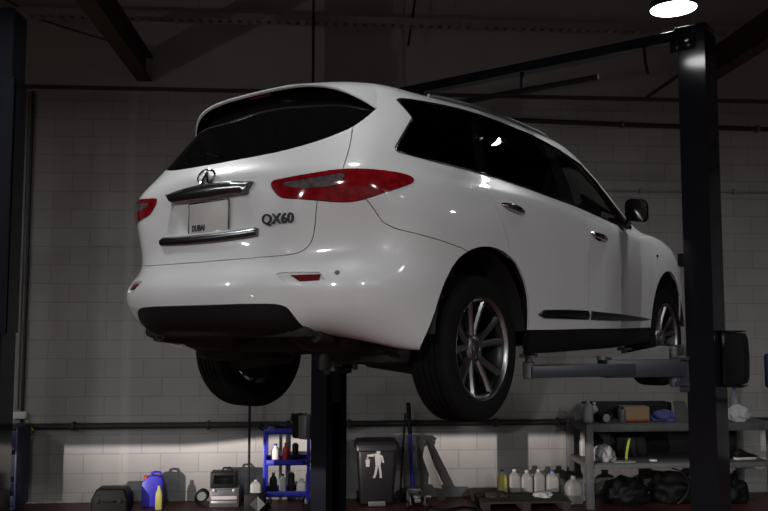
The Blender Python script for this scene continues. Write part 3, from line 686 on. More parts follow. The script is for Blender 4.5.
body = panel('body_shell', {'body'}, PAINT, depth=.022)
tailgate = panel('tailgate', {'gate'}, PAINT, depth=.024)
recess = panel('plate_recess', {'recess'}, PAINT, tailgate, push=-.018, gap=-.002, depth=0)
panel('rear_window', {'rear_glass'}, GLOSSBL, tailgate, gap=.001, depth=.006)
bumper = panel('rear_bumper', {'bumper'}, PAINT)
panel('lower_valance', {'clad'}, BLACKPL, bumper, gap=.001, depth=.02, push=.006)['label'] = 'black plastic lower valance'
for sd, nm in ((1, 'right'), (-1, 'left')):
    panel('reflector_recess', {'reflector'}, PAINT, bumper, (sd,), push=-.011, gap=-.002, depth=0)
    r_ = panel('reflector', {'reflector_red'}, REDDK, bumper, (sd,), push=-.006, gap=.0, depth=.006)
    r_['label'] = 'small dark red bumper reflector'
    tl = panel('tail_light', {'lamp'}, RED, car, (sd,), push=.004, depth=.03)
    tl['label'] = 'long red tail light'
    panel('reversing_lens', {'lamp_clear'}, CLEARL, tl, (sd,), push=.004, gap=0, depth=0)['label'] = 'clear reversing lens'
    rd = panel('rear_door', {'rear_door'}, PAINT, car, (sd,), gap=.0025)
    fd = panel('front_door', {'front_door'}, PAINT, car, (sd,), gap=.0025)
    panel('sill_cladding', {'sill'}, BLACKPL, car, (sd,), push=.003, depth=.03)['label'] = 'black plastic sill cladding'
    for q_ in ('dlo_c', 'dlo_b', 'dlo_a'): panel('window_pillar', {q_}, GLOSSBL, car, (sd,), gap=0, depth=.01, push=-.003)['label'] = 'gloss black window pillar'
    panel('quarter_window', {'pane_quarter'}, PRIV, car, (sd,), gap=0, depth=0, push=-.006)
    panel('door_window', {'pane_rear'}, PRIV, rd, (sd,), gap=0, depth=0, push=-.006)['label'] = 'dark tinted rear door window'
    panel('door_window', {'pane_front'}, CLEARG, fd, (sd,), gap=0, depth=0, push=-.006)['label'] = 'see-through front door window'
    panel('headlight', {'headlamp'}, CLEARL, car, (sd,), depth=.03)
    # window surround
    def rim(P, off, r, name, mm, par, closed=True):
        q, n = S([p[0] for p in P], [p[1] for p in P], True)
        q = q + n * off
        if sd < 0: q = q * FLIP
        return MB().tube([tuple(v) for v in q], r, 6, closed=closed).build(name, mm, par)
    rim(POLY['dlo'], .001, .006, 'window_surround', MOULD, car)['label'] = 'dark chrome window surround'
    # door moulding
    mo = F['molding']; q, n = S([p[0] for p in mo], [p[1] for p in mo], True)
    up_, lo_ = [], []
    me_ = MB(); secs = []
    for k, y in enumerate(np.linspace(.635, 2.485, 30)):
        zt = np.interp(y, [.635, .66, 1.0, 1.35, 1.91, 2.41, 2.485], [.43, .453, .458, .453, .432, .407, .395])
        zb = np.interp(y, [.635, .66, .93, 1.35, 1.73, 2.41, 2.485], [.42, .403, .398, .391, .384, .383, .391])
        s_, t_ = near_st((.962, y, (zt + zb) / 2), 1.9, 8.4 + (y - .63) * 2)
        x_ = float(S([s_], [t_])[0][0])
        zm, hh = (zt + zb) / 2, (zt - zb) / 2
        sec = [(sd * (x_ - .01), y, zm - hh), (sd * (x_ + .010), y, zm - hh * .9), (sd * (x_ + .020), y, zm - hh * .3), (sd * (x_ + .021), y, zm + hh * .3), (sd * (x_ + .010), y, zm + hh * .95), (sd * (x_ - .01), y, zm + hh)]
        secs.append(sec)
    kk = [i for i in range(30) if secs[i][0][1] < 1.355]
    MB().loft(secs[:len(kk)]).build('side_moulding', MOULD, rd)['label'] = 'dark chrome lower door moulding'
    MB().loft(secs[len(kk) - 1 + 1:]).build('side_moulding', MOULD, fd)['label'] = 'dark chrome lower door moulding'
    # door handles
    for par, (y0, z0, y1, z1, x_) in ((rd, (.215, 1.018, .475, .992, .966)), (fd, (1.40, .955, 1.67, .928, .975))):
        hb = MB(); pth, rad = [], []
        for k in range(13):
            f = k / 12; b = math.sin(PI * f) ** .5
            pth.append((sd * (x_ - .012 + .034 * b), y0 + (y1 - y0) * f, z0 + (z1 - z0) * f)); rad.append(.008 + .012 * b)
        hb.tube(pth, rad, 10).build('door_handle', CHROME, par)['label'] = 'chrome door handle'
        cup = MB()
        cup.lathe([(0, 0), (.035, .001), (.045, .005)], (0, 0, 0), 'x', 20)
        co = cup.build('handle_cup', GLOSSBL, par)
        co.scale = (sd, 1.5, .62); co.location = (sd * (x_ + .002), (y0 + y1) / 2 - .01, (z0 + z1) / 2)
    # roof rail
    pr = []
    for k in range(25):
        f = k / 24; q_, n_ = S([11.15], [5.9 + 5.05 * f], True)
        hgt = .003 + .008 * min(1, f / .12, (1 - f) / .06) 
        p_ = q_[0] + n_[0] * hgt * .6 + np.array([0, 0, hgt * .5])
        pr.append((sd * p_[0], p_[1], p_[2]))
    MB().tube(pr, .012, 10).build('roof_rail', RAIL, car)['label'] = 'satin grey roof rail'
    # door mirror
    mi = MB(); secs = []
    for k in range(9):
        f = k / 8; r_ = [.93, 1.0, 1.0, .97, .9, .78, .6, .38, .1][k]; y = -.05 + .13 * f
        ring = []
        for a in range(24):
            th = 2 * PI * a / 24; cx, cz = math.cos(th), math.sin(th)
            px_ = math.copysign(abs(cx) ** .55, cx) * .082 * r_; pz_ = math.copysign(abs(cz) ** .55, cz) * .086 * r_
            ring.append((sd * (1.055 + px_ - .012 * f), 2.08 + y + .25 * px_ * .4, 1.165 + pz_ - .1 * px_))
        secs.append(ring)
    mir = mi.loft(secs[2:]).build('door_mirror', PAINT, car); mir['label'] = 'door mirror'
    MB().loft(secs[:3]).build('mirror_bezel', GLOSSBL, mir)
    ring = [(x_, y_ - .002, 1.165 + (z_ - 1.165) * .9) for x_, y_, z_ in secs[0]]
    g_ = MB(); g_.bm.faces.new([g_.bm.verts.new(p_) for p_ in ring]); g_.build('mirror_glass', GLOSSBL, mir, smooth=0)  # gloss black stands in for a dark reflection in the mirror
    MB().loft([[(sd * .90, 2.10 + a_, 1.035 + b_) for a_, b_ in ((-.05, -.02), (.06, -.02), (.06, .03), (-.05, .03))], [(sd * .965, 2.09 + a_, 1.07 + b_) for a_, b_ in ((-.035, -.02), (.045, -.02), (.045, .02), (-.035, .02))], [(sd * 1.0, 2.08 + a_, 1.12 + b_) for a_, b_ in ((-.03, -.02), (.04, -.02), (.04, .02), (-.03, .02))]]).build('mirror_arm', GLOSSBL, mir)
    # rear parking sensors
    for s_, t_ in ((3.283, 3.438), (3.35, 1.2)):
        q_, n_ = S([s_], [t_], True)
        p_, n_ = q_[0] * (FLIP if sd < 0 else 1), n_[0] * (FLIP if sd < 0 else 1)
        if t_ > 2:
            o = MB().lathe([(0, .003), (.008, .003), (.0095, .002), (.011, .003), (.012, 0)], (0, 0, 0), 'z', 20).build('parking_sensor', GREYST, bumper)
            o.matrix_local = Matrix.Translation(p_) @ Vector(n_).to_track_quat('Z', 'Y').to_matrix().to_4x4()
panel('windscreen', {'windshield'}, CLEARG, car, depth=.006)
panel('bonnet', {'hood'}, PAINT, car)
panel('front_bumper', {'front_bumper'}, PAINT, car)
panel('grille', {'grille'}, DKCHROME, car, push=-.01)
panel('cabin_lining', {'body', 'gate', 'recess', 'bumper', 'reflector', 'reflector_red', 'rear_door', 'front_door', 'sill', 'clad', 'hood', 'front_bumper', 'headlamp', 'grille', 'lamp', 'lamp_clear', 'dlo_a', 'dlo_b', 'dlo_c'}, CABIN, car, gap=.006, depth=0, push=-.034)

# spoiler over the rear window
def edge(a):
    x = a * .6645; b = abs(a)
    return np.array([x, -.6758 - .0267 * b ** 2 + .2034 * b ** 4, 1.6057 - .0422 * b ** 2 - .1183 * b ** 5.3395])
sb = MB(); rows = []; urow = []
for a in np.linspace(-1, 1, 49):
    b = abs(a)
    e = edge(a)
    rs = np.interp(b, [0, .5, .8, .93, 1], [11.6, 11.2, 10.6, 10.1, 9.7]); rt = np.interp(b, [0, .5, .8, .93, 1], [0, 1.7, 2.9, 3.30, 3.47])
    us = np.interp(b, [0, .5, .8, .93, 1], [9.95, 9.9, 9.75, 9.5, 9.3]); ut = np.interp(b, [0, .5, .8, .93, 1], [0, 1.7, 2.9, 3.36, 3.60])
    q, n = S([rs, us], [rt, ut], True)
    sg = np.array([1 if a >= 0 else -1, 1, 1.0]); q = q * sg; n = n * sg
    root = q[0] + n[0] * .001; und = q[1] + n[1] * .004
    inw = (root - e); inw /= np.linalg.norm(inw)
    row = []
    for f in np.linspace(0, 1, 9):
        p = root * (1 - f) + e * f + n[0] * .008 * math.sin(PI * f) * (1 - b ** 6)
        row.append(tuple(p))
    dn = np.array([0, .006, -.016]) * (1 - .6 * b ** 8)
    row.append(tuple(e + dn * .5 + np.array([0, -.003, 0]) * (1 - b ** 6)))
    row.append(tuple(e + dn + inw * .004))
    rows.append(row); urow.append([tuple((e + dn + inw * .004) * (1 - f) + und * f) for f in (0, .3, .65, 1)])
sp_ = sb.loft(rows, caps=False, closed=False).build('spoiler', PAINT, tailgate, smooth=40)
MB().loft(urow, caps=False, closed=False).build('spoiler_underside', GLOSSBL, sp_)
MB().box((0, -.634, 1.588), (.16, .03, .014), .004).build('brake_light', REDDK, sp_)['label'] = 'high centre brake light'
# tailgate furniture
def surf_y(x, z):
    s_, t_ = near_st((abs(x), -1.0, z), 5.5 + (z - .93) * 7, abs(x) / .3)
    return float(S([s_], [t_])[0][1])
secs = []
for x in np.linspace(-.307, .307, 41):
    b = abs(x) / .307
    zt = 1.078 - .020 * b ** 2; zb = 1.000 + .006 * b + .044 * max(0, (b - .88) / .12) ** 1.3
    y0 = surf_y(x, (zt + zb) / 2)
    hh = (zt - zb)
    secs.append([(x, y0 + .02, zt), (x, y0 - .012, zt - .004), (x, y0 - .026, zt - hh * .38), (x, y0 - .024, zb + hh * .12), (x, y0 - .014, zb), (x, y0 + .02, zb + .004)])
MB().loft(secs).build('plate_garnish', DKCHROME, tailgate, smooth=50)['label'] = 'dark chrome garnish above the number plate'
secs = []
for x in np.linspace(-.348, .348, 41):
    b = abs(x) / .348
    zt = .826 + .010 * b ** 2 - .008 * max(0, (b - .95) / .05); zb = .779 + .012 * b ** 2
    y0 = surf_y(x, (zt + zb) / 2)
    secs.append([(x, y0 + .02, zt), (x, y0 - .008, zt), (x, y0 - .020, (zt * .7 + zb * .3)), (x, y0 - .020, (zt * .3 + zb * .7)), (x, y0 - .008, zb), (x, y0 + .02, zb)])
MB().loft(secs).build('chrome_strip', DKCHROME, tailgate, smooth=50)
pl = MB().box((0, -.988, .913), (.284, .006, .146), .004).build('number_plate', PLATE, tailgate)
pl['label'] = 'white number plate reading DUBAI'
fr = MB()
for a, b in (((0, -.991, .988), (.292, .006, .005)), ((0, -.991, .838), (.292, .006, .005)), ((-.1435, -.991, .913), (.005, .006, .155)), ((.1435, -.991, .913), (.005, .006, .155))): fr.box(a, b, .001)
fr.build('plate_frame', DKCHROME, pl)
text_mesh('plate_text', 'DUBAI', .040, .0008, INK, pl, (-.072, -.9922, .861), (R(90), 0, 0), .0022, .80)
bx = text_mesh('model_badge', 'QX60', .066, .004, BADGE, tailgate, (.465, -.990, .864), (R(90), 0, R(14)), .0012, 1.0)
bx['label'] = 'dark metal model letters'
# emblem: an oval ring with a road running to its peak
em = MB(); pth = []
for k in range(40):
    a = 2 * PI * k / 40
    pth.append((.052 * math.cos(a), -.008, .035 * math.sin(a)))
gap_ = [p for k, p in enumerate(pth) if not 28 <= k <= 32]
i0 = [k for k in range(40) if k == 33][0]
ring = [pth[(33 + k) % 40] for k in range(35)]
em.tube(ring, [.004 + .0025 * abs(math.sin(2 * PI * ((33 + k) % 40) / 40)) for k in range(35)], 8)
for sg in (-1, 1):
    em.prism([(sg * .002, .026), (sg * .006, .018), (sg * .026, -.026), (sg * .013, -.033), (sg * .002, .004)][::sg], 'y', -.012, -.002)
eo = em.build('emblem', CHROME, tailgate)
eo.location = (0, -.996, 1.108); eo.scale = (1.15, 1.2, 1.02); eo.rotation_euler = (R(-12), 0, 0)
# wiper
MB().tube([(.0, -.905, 1.225), (-.12, -.875, 1.262), (-.26, -.835, 1.285), (-.40, -.775, 1.285)], [.012, .009, .008, .006], 8).build('rear_wiper', GLOSSBL, tailgate)

# fender badge
MB().box((.976, 2.70, .884), (.01, .035, .02), .004).build('wing_badge', DKCHROME, car)

# wheels
def wheel(name_x, y, z, sd, steer=0.0):
    w = MB()
    t = [(.262, -.104), (.275, -.112), (.300, -.1165), (.335, -.1175), (.362, -.110), (.376, -.098), (.381, -.085)]
    prof = list(t)
    for gx in (-.052, -.018, .018, .052):
        prof += [(.383, gx - .006), (.374, gx - .004), (.374, gx + .004), (.383, gx + .006)]
    prof += [(r, -x) for r, x in reversed(t)]
    prof += [(.25, .09), (.25, -.09)]
    ty = w.lathe(prof, (0, 0, 0), 'x', 72, True).build('wheel', RUBBER, car, smooth=28)
    ty['label'] = 'black tyre on twin-spoke alloy wheel'
    ty.location = (sd * name_x, y, z)
    b = MB()
    b.lathe([(.262, .108), (.270, .112), (.272, .106), (.266, .098), (.252, .09), (.240, .06), (.235, -.02), (.245, -.09), (.262, -.108), (.255, -.108), (.238, -.088), (.228, -.02), (.233, .06), (.246, .092), (.258, .102)], (0, 0, 0), 'x', 64, True)
    bl = b.build('rim_barrel', BARREL, ty, smooth=30); bl['label'] = 'dark inner rim barrel'
    b = MB()
    b.lathe([(.262, .1085), (.270, .1125), (.272, .1065), (.266, .0985), (.252, .0905), (.246, .0905), (.256, .102)], (0, 0, 0), 'x', 64, True)
    # hub
    b.lathe([(0, .072), (.028, .071), (.032, .066), (.034, .070), (.062, .066), (.078, .055), (.080, .02), (0, .02)], (0, 0, 0), 'x', 40)
    for k in range(5):
        for e in (-1, 1):
            a0 = 2 * PI * k / 5 + R(90) + e * R(9); a1 = 2 * PI * k / 5 + R(90) + e * R(16.5)
            secs = []
            for f in np.linspace(0, 1, 7):
                r_ = .055 + (.252 - .055) * f; a = a0 + (a1 - a0) * f
                er = np.array([0, math.cos(a), math.sin(a)]); et = np.array([0, -math.sin(a), math.cos(a)])
                wd = .0205 - .003 * math.sin(PI * f) + .003 * f; x0 = .060 + .012 * math.sin(PI * f * .6) + .026 * f ** 2; dp = .040
                c = er * r_
                secs.append([tuple(c + et * wd + np.array([x0 - .012, 0, 0])), tuple(c + et * wd * .45 + np.array([x0, 0, 0])), tuple(c - et * wd * .45 + np.array([x0, 0, 0])), tuple(c - et * wd + np.array([x0 - .012, 0, 0])), tuple(c - et * wd * .6 + np.array([x0 - dp, 0, 0])), tuple(c + et * wd * .6 + np.array([x0 - dp, 0, 0]))])
            b.loft(secs)
    rm = b.build('rim', ALLOY, ty, smooth=30)
    rm['label'] = 'grey alloy rim with five twin spokes'
    ng = MB()
    for k in range(5):
        a = 2 * PI * (k + .5) / 5 + R(90)
        ng.cyl((.050, .053 * math.cos(a), .053 * math.sin(a)), .010, .022, 'x', 6)
    ng.build('wheel_nuts', CHROME, rm)
    MB().lathe([(.06, -.052), (.205, -.050), (.208, -.044), (.06, -.044)], (0, 0, 0), 'x', 40, True).build('dust_shield', UNDER, ty)
    MB().lathe([(0, -.03), (.165, -.03), (.165, -.005), (.10, -.005), (.10, .02), (0, .02)], (0, 0, 0), 'x', 48).build('brake_disc', DISC, ty)
    MB().box((-.02, -.05, .11), (.07, .16, .10), .02, rot=Matrix.Rotation(R(25), 4, 'X')).build('brake_caliper', UNDER, ty)
    ty.rotation_euler = (R(random.choice([8, 20, 34])) if sd < 0 else R(4), 0, (0 if sd > 0 else PI) + steer)
    if sd < 0: ty.rotation_euler = (R(30), 0, PI + steer)
    # arch liner
    l_ = MB(); secs = []
    for k in range(21):
        a = R(4 + 172 * k / 20); rr = .462 if y < 1 else .455
        secs.append([(sd * .95, (.025 if y < 1 else 2.945) + rr * math.cos(a), .30 + rr * 1.0 * math.sin(a)), (sd * .60, (.025 if y < 1 else 2.945) + rr * math.cos(a), .30 + rr * math.sin(a))])
    l_.loft(secs, caps=False, closed=False)
    cx = .025 if y < 1 else 2.945
    v = [l_.bm.verts.new((sd * .60, cx + rr * math.cos(R(4 + 172 * k / 20)), .30 + rr * math.sin(R(4 + 172 * k / 20)))) for k in range(21)]
    l_.bm.faces.new(v)
    l_.build('arch_liner', UNDER, car)
    return ty
for sd in (1, -1):
    wheel(.80, .085, .25, sd); wheel(.835, 2.96, .25, sd)

# underbody
ub = MB()
ub.box((0, 1.45, .285), (1.42, 3.9, .10), .03)
ub.box((0, -.62, .355), (1.15, .62, .07), .03)
ub.box((0, 3.3, .26), (1.3, .5, .06), .02)
ub.build('floor_pan', UNDER, car)
ax = MB()
ax.tube([(-.62, .0, .25), (-.3, .02, .30), (0, .03, .30), (.3, .02, .30), (.62, .0, .25)], [.035, .05, .09, .05, .035], 12)
ax.box((0, .12, .27), (.9, .12, .09), .03); ax.box((0, -.2, .29), (.9, .10, .08), .03)
for sd in (1, -1):
    ax.tube([(sd * .38, .16, .25), (sd * .72, .02, .17)], .028, 8); ax.tube([(sd * .40, -.2, .28), (sd * .72, -.04, .20)], .024, 8)
    ax.lathe([(.055, 0), (.06, .02), (.05, .04), (.06, .06), (.05, .08), (.06, .10), (.05, .12), (.055, .14)], (sd * .52, -.02, .20), 'z', 16)
    ax.tube([(sd * .60, -.10, .18), (sd * .60, -.14, .50)], .026, 10)
    ax.box((sd * .56, -.10, .165), (.46, .22, .07), .03, rot=Matrix.Rotation(R(sd * 6), 4, 'Y')); ax.box((sd * .50, -.34, .24), (.42, .26, .12), .05)
ax.build('rear_axle', UNDER, car)
ex = MB()
for sd in (1, -1):
    secs = []
    for k in range(9):
        f = k / 8; x = .22 + .42 * f; r_ = .12 * (1 - abs(2 * f - 1) ** 6 * .35)
        secs.append([(sd * x, -.55 + r_ * 1.15 * math.cos(2 * PI * a / 20), .335 + r_ * .75 * math.sin(2 * PI * a / 20)) for a in range(20)])
    ex.loft(secs)
    ex.tube([(sd * .52, -.64, .31), (sd * .56, -.74, .315), (sd * .57, -.85, .33)], .03, 12)
    ex.tube([(sd * .24, -.50, .31), (sd * .16, -.2, .24), (sd * .1, .4, .25), (sd * .05, 1.0, .24)], .032, 12)
ex.build('exhaust', STEELDK, car)
tow = MB()
tow.tube([(-.43 + .028 * math.cos(a), -.93, .335 + .030 * math.sin(a)) for a in np.linspace(R(60), R(400), 18)], .008, 8)
tow.build('tow_hook', UNDER, car)
cr = MB(); cr.box((0, -.88, .35), (1.0, .12, .05), .015); cr.build('rear_crossmember', UNDER, car)

# cabin
def seat(x, y, name='front_seat'):
    s_ = MB()
    s_.box((x, y, .66), (.50, .52, .16), .05, 3)
    s_.box((x, y - .27, .96), (.48, .15, .62), .06, 3, Matrix.Rotation(R(14), 4, 'X'))
    o = s_.build(name, LEATHER, car)
    MB().box((x, y - .36, 1.34), (.27, .10, .17), .04, 3).build('headrest', LEATHER, o)
seat(.40, 1.55); seat(-.40, 1.55)
sb_ = MB(); sb_.box((0, .62, .66), (1.3, .5, .18), .05, 3); sb_.box((0, .34, .97), (1.3, .15, .60), .06, 3, Matrix.Rotation(R(16), 4, 'X'))
o = sb_.build('rear_bench_seat', LEATHER, car)
for x in (-.42, 0, .42): MB().box((x, .24, 1.33), (.26, .09, .14), .04, 3).build('headrest', LEATHER, o)
MB().box((0, 2.45, .93), (1.5, .55, .22), .08, 3).build('dashboard', CABIN, car)
MB().tube([(-.40 + .18 * math.cos(a), 2.02 + .05 * math.sin(a), 1.0 + .17 * math.sin(a)) for a in np.linspace(0, 2 * PI, 33)[:-1]], .015, 8, closed=True).build('steering_wheel', LEATHER, car)
MB().box((0, 1.4, .50), (1.7, 3.2, .05), .01).build('cabin_floor', CABIN, car)
MB().box((0, -.36, .78), (1.3, .35, .5), .05).build('luggage_cover', CABIN, car)

# ================================================================== THE LIFT
LIFT = Vector((0.115, 4.831, 0)); LRZ = R(-40.83)
LM = Matrix.Translation(LIFT) @ Matrix.Rotation(LRZ, 4, 'Z')
def lp(x, y, z=0): return LM @ Vector((x, y, z))
def lthing(name, label, cat, x, y, z=0, group=None, flip=False):
    return thing(name, label, cat, lp(x, y, z), LRZ + (PI if flip else 0), group)

def post(label, flip):
    t = lthing('lift_post', label, 'post', 1.565 * (-1 if flip else 1), 1.735, 0, None, flip)
    # channel section, its slot facing the car
    w, d, k, lip = .085, .135, .012, .075
    c = [(w, -d), (w, d), (-w, d), (-w, d - lip), (-w + k, d - lip), (-w + k, d - k), (w - k, d - k), (w - k, -d + k), (-w + k, -d + k), (-w + k, -d + lip), (-w, -d + lip), (-w, -d)]
    MB().prism(c, 'z', .02, 3.77).build('column', POSTM, t, smooth=0)
    MB().box((0, 0, .01), (.42, .48, .02), .003).build('base_plate', POSTM, t, smooth=0)
    b = MB(); b.box((0, 0, 3.776), (.20, .30, .012), .002); b.box((-.03, -d - .006, 3.70), (.12, .012, .14), .002)
    for x in (-.075, .02):
        for z in (3.74,): b.cyl((x, -d - .024, z), .013, .014, 'y', 6)
    b.build('top_bracket', POSTM, t, smooth=30)
    ca = MB(); ca.box((-.02, 0, 1.68), (.115, .20, .95), .006); ca.box((-.10, 0, 1.55), (.06, .30, .20), .006); ca.box((-.105, 0, 1.66), (.09, .36, .022), .004); ca.box((-.105, 0, 1.50), (.09, .36, .022), .004)
    ca.build('carriage', ARMM, t, smooth=0)
    MB().box((-.102, -.10, 2.28), (.045, .06, .085), .006).build('lock_box', POSTDK, t)
    MB().tube([(.0, .04, 2.15), (.0, .04, 3.74)], .012, 8).build('lifting_chain', POSTDK, t)
    return t
near = post('dark blue-black lift post with arms, in front of the SUV front wheel', False)
far = post('dark lift post behind the SUV, rising from beside the black bin', True)

ob = lthing('overhead_crossbar', 'dark steel beam joining the tops of the two lift posts above the SUV', 'beam', 0, 1.735, 3.765)
MB().box((0, 0, 0), (2.95, .10, .07), .004).build('beam', POSTM, ob, smooth=0)
for s in (-1, 1): MB().box((s * 1.44, 0, -.06), (.08, .06, .09), .003).build('end_bracket', POSTM, ob, smooth=0)
sbar = lthing('shutoff_bar', 'thin padded black bar hanging below the overhead lift beam', 'bar', 0, 1.735, 3.60)
MB().tube([(-.95, 0, 0), (.89, 0, 0)], .022, 12).build('padded_bar', POSTDK, sbar)
for x in (-.6, .3): MB().box((x, 0, .07), (.02, .03, .13), .002).build('hanger', POSTDK, sbar)
st = lthing('brace_rod', 'short dark brace rod slanting from the near post top', 'rod', 1.44, 1.735, 3.51)
MB().tube([(.035, 0, .02), (-.21, 0, -.11)], .012, 8).build('rod', POSTDK, st)
st = lthing('switch_lever', 'small dark lever hanging under the overhead beam near the post', 'lever', 1.22, 1.735, 3.73)
MB().tube([(0, 0, 0), (.005, 0, -.10), (.02, 0, -.17)], .011, 8).build('lever', POSTDK, st)

def arm(label, par, sx, x1, y1, xm, ym):
    """swinging arm: pivot on the carriage, box tube, telescoping inner tube, pad under the sill"""
    x0, y0 = sx * 1.40, 1.735 + (.14 if y1 > 1.7 else -.14)
    t = bpy.data.objects.new('lift_arm', None); COL.objects.link(t); t.parent = par; t['label'] = label
    bpy.context.view_layer.update()
    t.matrix_world = Matrix.Translation(lp(x0, y0, 1.60)) @ Matrix.Rotation(LRZ, 4, 'Z')
    a = Vector((0, 0, 0)); m = Vector((sx * xm - x0, ym - y0, 0)); e = Vector((sx * x1 - x0, y1 - y0, 0))
    def bar(p, q, w, h0, h1, m_, name, par=t):
        d = (q - p); L_ = d.length; ang = math.atan2(d.y, d.x)
        o = MB().box((L_ / 2, 0, (h0 + h1) / 2), (L_, w, h1 - h0), .006).build(name, m_, par, smooth=30)
        o.location = p; o.rotation_euler = (0, 0, ang); return o
    bar(a - (m - a).normalized() * .05, m, .13, -.055, .055, ARMM, 'outer_tube')
    bar(a + (e - a) * .3, e, .09, -.045, .030, ARMM, 'inner_tube')
    MB().cyl((0, 0, -.12), .028, .25, 'z', 18, .004).build('pivot_pin', GREYST, t)
    MB().cyl((m.x, m.y, .05), .03, .03, 'z', 16, .004).build('lock_knob', GREYST, t)
    d = (m - a).normalized(); n = Vector((-d.y, d.x, 0))
    g = MB()
    A, B = a + d * .06, m - d * .05
    g.loft([[A + n * .05 + Vector((0, 0, .055)), A + n * .05 + Vector((0, 0, .135)), A - n * .05 + Vector((0, 0, .135)), A - n * .05 + Vector((0, 0, .055))],
            [B + n * .03 + Vector((0, 0, .056)), B + n * .03 + Vector((0, 0, .068)), B - n * .03 + Vector((0, 0, .068)), B - n * .03 + Vector((0, 0, .056))]])
    g.build('stiffener', GREYST, t, smooth=0)
    p = MB(); p.cyl((e.x, e.y, -.05), .035, .10, 'z', 18, .004); p.cyl((e.x, e.y, .03), .022, .06, 'z', 16); p.cyl((e.x, e.y, .075), .055, .022, 'z', 24, .004)
    p.build('lift_pad', GREYST, t)
    return t
arm('blue-grey lift arm reaching towards the rear wheel', near, 1, .80, .78, 1.08, 1.22)
arm('blue-grey lift arm reaching forward under the front door', near, 1, .80, 2.36, 1.10, 2.06)
arm('lift arm reaching back under the far sill', far, -1, .80, .78, 1.08, 1.22)
arm('lift arm reaching forward under the far sill', far, -1, .80, 2.36, 1.10, 2.06)

pb = lthing('control_box', 'black box with rounded side mounted on the outer face of the near post', 'box', 1.662, 1.79, 1.49)
MB().prism([(.0, 0), (.115, .01), (.128, .05), (.132, .17), (.128, .28), (.115, .325), (0, .335)], 'y', -.075, .075, .01).build('housing', POSTDK, pb)
fr = MB(); fr.box((.05, 0, .338), (.13, .165, .012), .003); fr.box((.05, 0, -.002), (.13, .165, .012), .003); fr.box((.012, -.078, .168), (.02, .008, .33), .002)
fr.build('frame', POSTM, pb)

pu = lthing('power_unit', 'grey and black hydraulic unit on the outer side of the far lift post', 'motor', -1.66, 1.62, .88)
MB().box((-.05, .0, .12), (.09, .13, .20), .012).build('valve_block', GREYST, pu)
MB().cyl((-.145, .0, .02), .055, .17, 'z', 24, .012).build('motor', POSTDK, pu)
MB().box((-.145, .0, .205), (.08, .08, .04), .01).build('terminal_box', POSTDK, pu)

# neighbouring lift's post at the left edge
t = thing('lift_post', 'dark lift post cut off by the left edge of the photo', 'post', (-2.33, 6.0, 0), 0)
MB().prism([(-.15, -.13), (.15, -.13), (.15, .13), (.07, .13), (.07, .118), (.138, .118), (.138, -.118), (-.138, -.118), (-.138, .118), (-.07, .118), (-.07, .13), (-.15, .13)], 'z', .02, 4.10).build('column', POSTM, t, smooth=0)
MB().box((0, 0, .01), (.5, .45, .02), .003).build('base_plate', POSTM, t, smooth=0)
s_ = MB(); s_.box((0, -.14, 2.7), (.36, .05, 1.78), .006); s_.box((.165, -.03, 2.7), (.03, .25, 1.78), .006); s_.box((0, -.15, 1.803), (.38, .05, .014), .003)
s_.build('sleeve', POSTM, t, smooth=0)

# ================================================================== lamps
def bay(x, y, z, watts, spread, label):
    t = thing('high_bay_lamp', label, 'lamp', (x, y, z), 0, 'round workshop lamps')
    MB().lathe([(0, .16), (.05, .16), (.06, .10), (.17, .06), (.182, .02), (.186, .0), (.174, 0), (.172, .012), (0, .012)], (0, 0, 0), 'z', 40).build('housing', LAMPB, t)
    MB().lathe([(0, .002), (.172, .002), (.172, .010), (0, .010)], (0, 0, 0), 'z', 48).build('diffuser', LAMPW, t)
    top = 4.52 if x in (-1.95,) else ZC
    MB().tube([(0, 0, .16), (0, 0, top - z)], .008, 6).build('drop_cord', PIPEBK, t)
    l = bpy.data.lights.new('lamp_light', 'AREA'); l.shape = 'DISK'; l.size = .33; l.energy = watts; l.color = (.985, 1.0, 1.0)
    l.spread = R(spread)
    o = bpy.data.objects.new('lamp_light', l); COL.objects.link(o); o.parent = t; o.location = (0, 0, -.004)
BAYL = ['glowing round lamp above the near lift post', 'round lamp above the left rear of the bay', 'round lamp over the middle of the bay', 'round lamp behind the viewer to the left', 'round lamp behind the viewer to the right', 'round lamp far to the right of the bay', 'added round lamp brightening the far right of the block wall', 'round lamp far to the left of the bay', 'round lamp behind the viewer, far right', 'round lamp behind the viewer, far left']
for b, lb in zip(BAYS, BAYL): bay(*b, lb)

# ================================================================== ALONG THE WALL
# ---- black hard case
t = thing('equipment_case', 'black hexagonal plastic case lying on the floor at lower left', 'case', (-2.09, 8.70, 0))
t.scale = (.88, .88, .92)
def rect(x, y, z, r=.03):
    pts = []
    for cx, cy, a0 in ((x - r, y - r, 0), (-x + r, y - r, 90), (-x + r, -y + r, 180), (x - r, -y + r, 270)):
        for k in range(4): a = R(a0 + 30 * k); pts.append((cx + r * math.cos(a), cy + r * math.sin(a), z))
    return pts
MB().loft([rect(.17, .13, 0), rect(.205, .16, .02), rect(.208, .165, .125)]).build('base', DARKBOX, t)
MB().loft([rect(.208, .165, .130), rect(.205, .16, .15), rect(.165, .125, .24), rect(.15, .11, .25)]).build('lid', DARKBOX, t)
MB().tube([(-.06, -.17, .13), (-.05, -.19, .13), (.05, -.19, .13), (.06, -.17, .13)], .010, 8).build('handle', DARKBOX, t)
for x in (-.12, .12): MB().box((x, -.166, .13), (.04, .012, .05), .004).build('latch', DARKBOX, t)

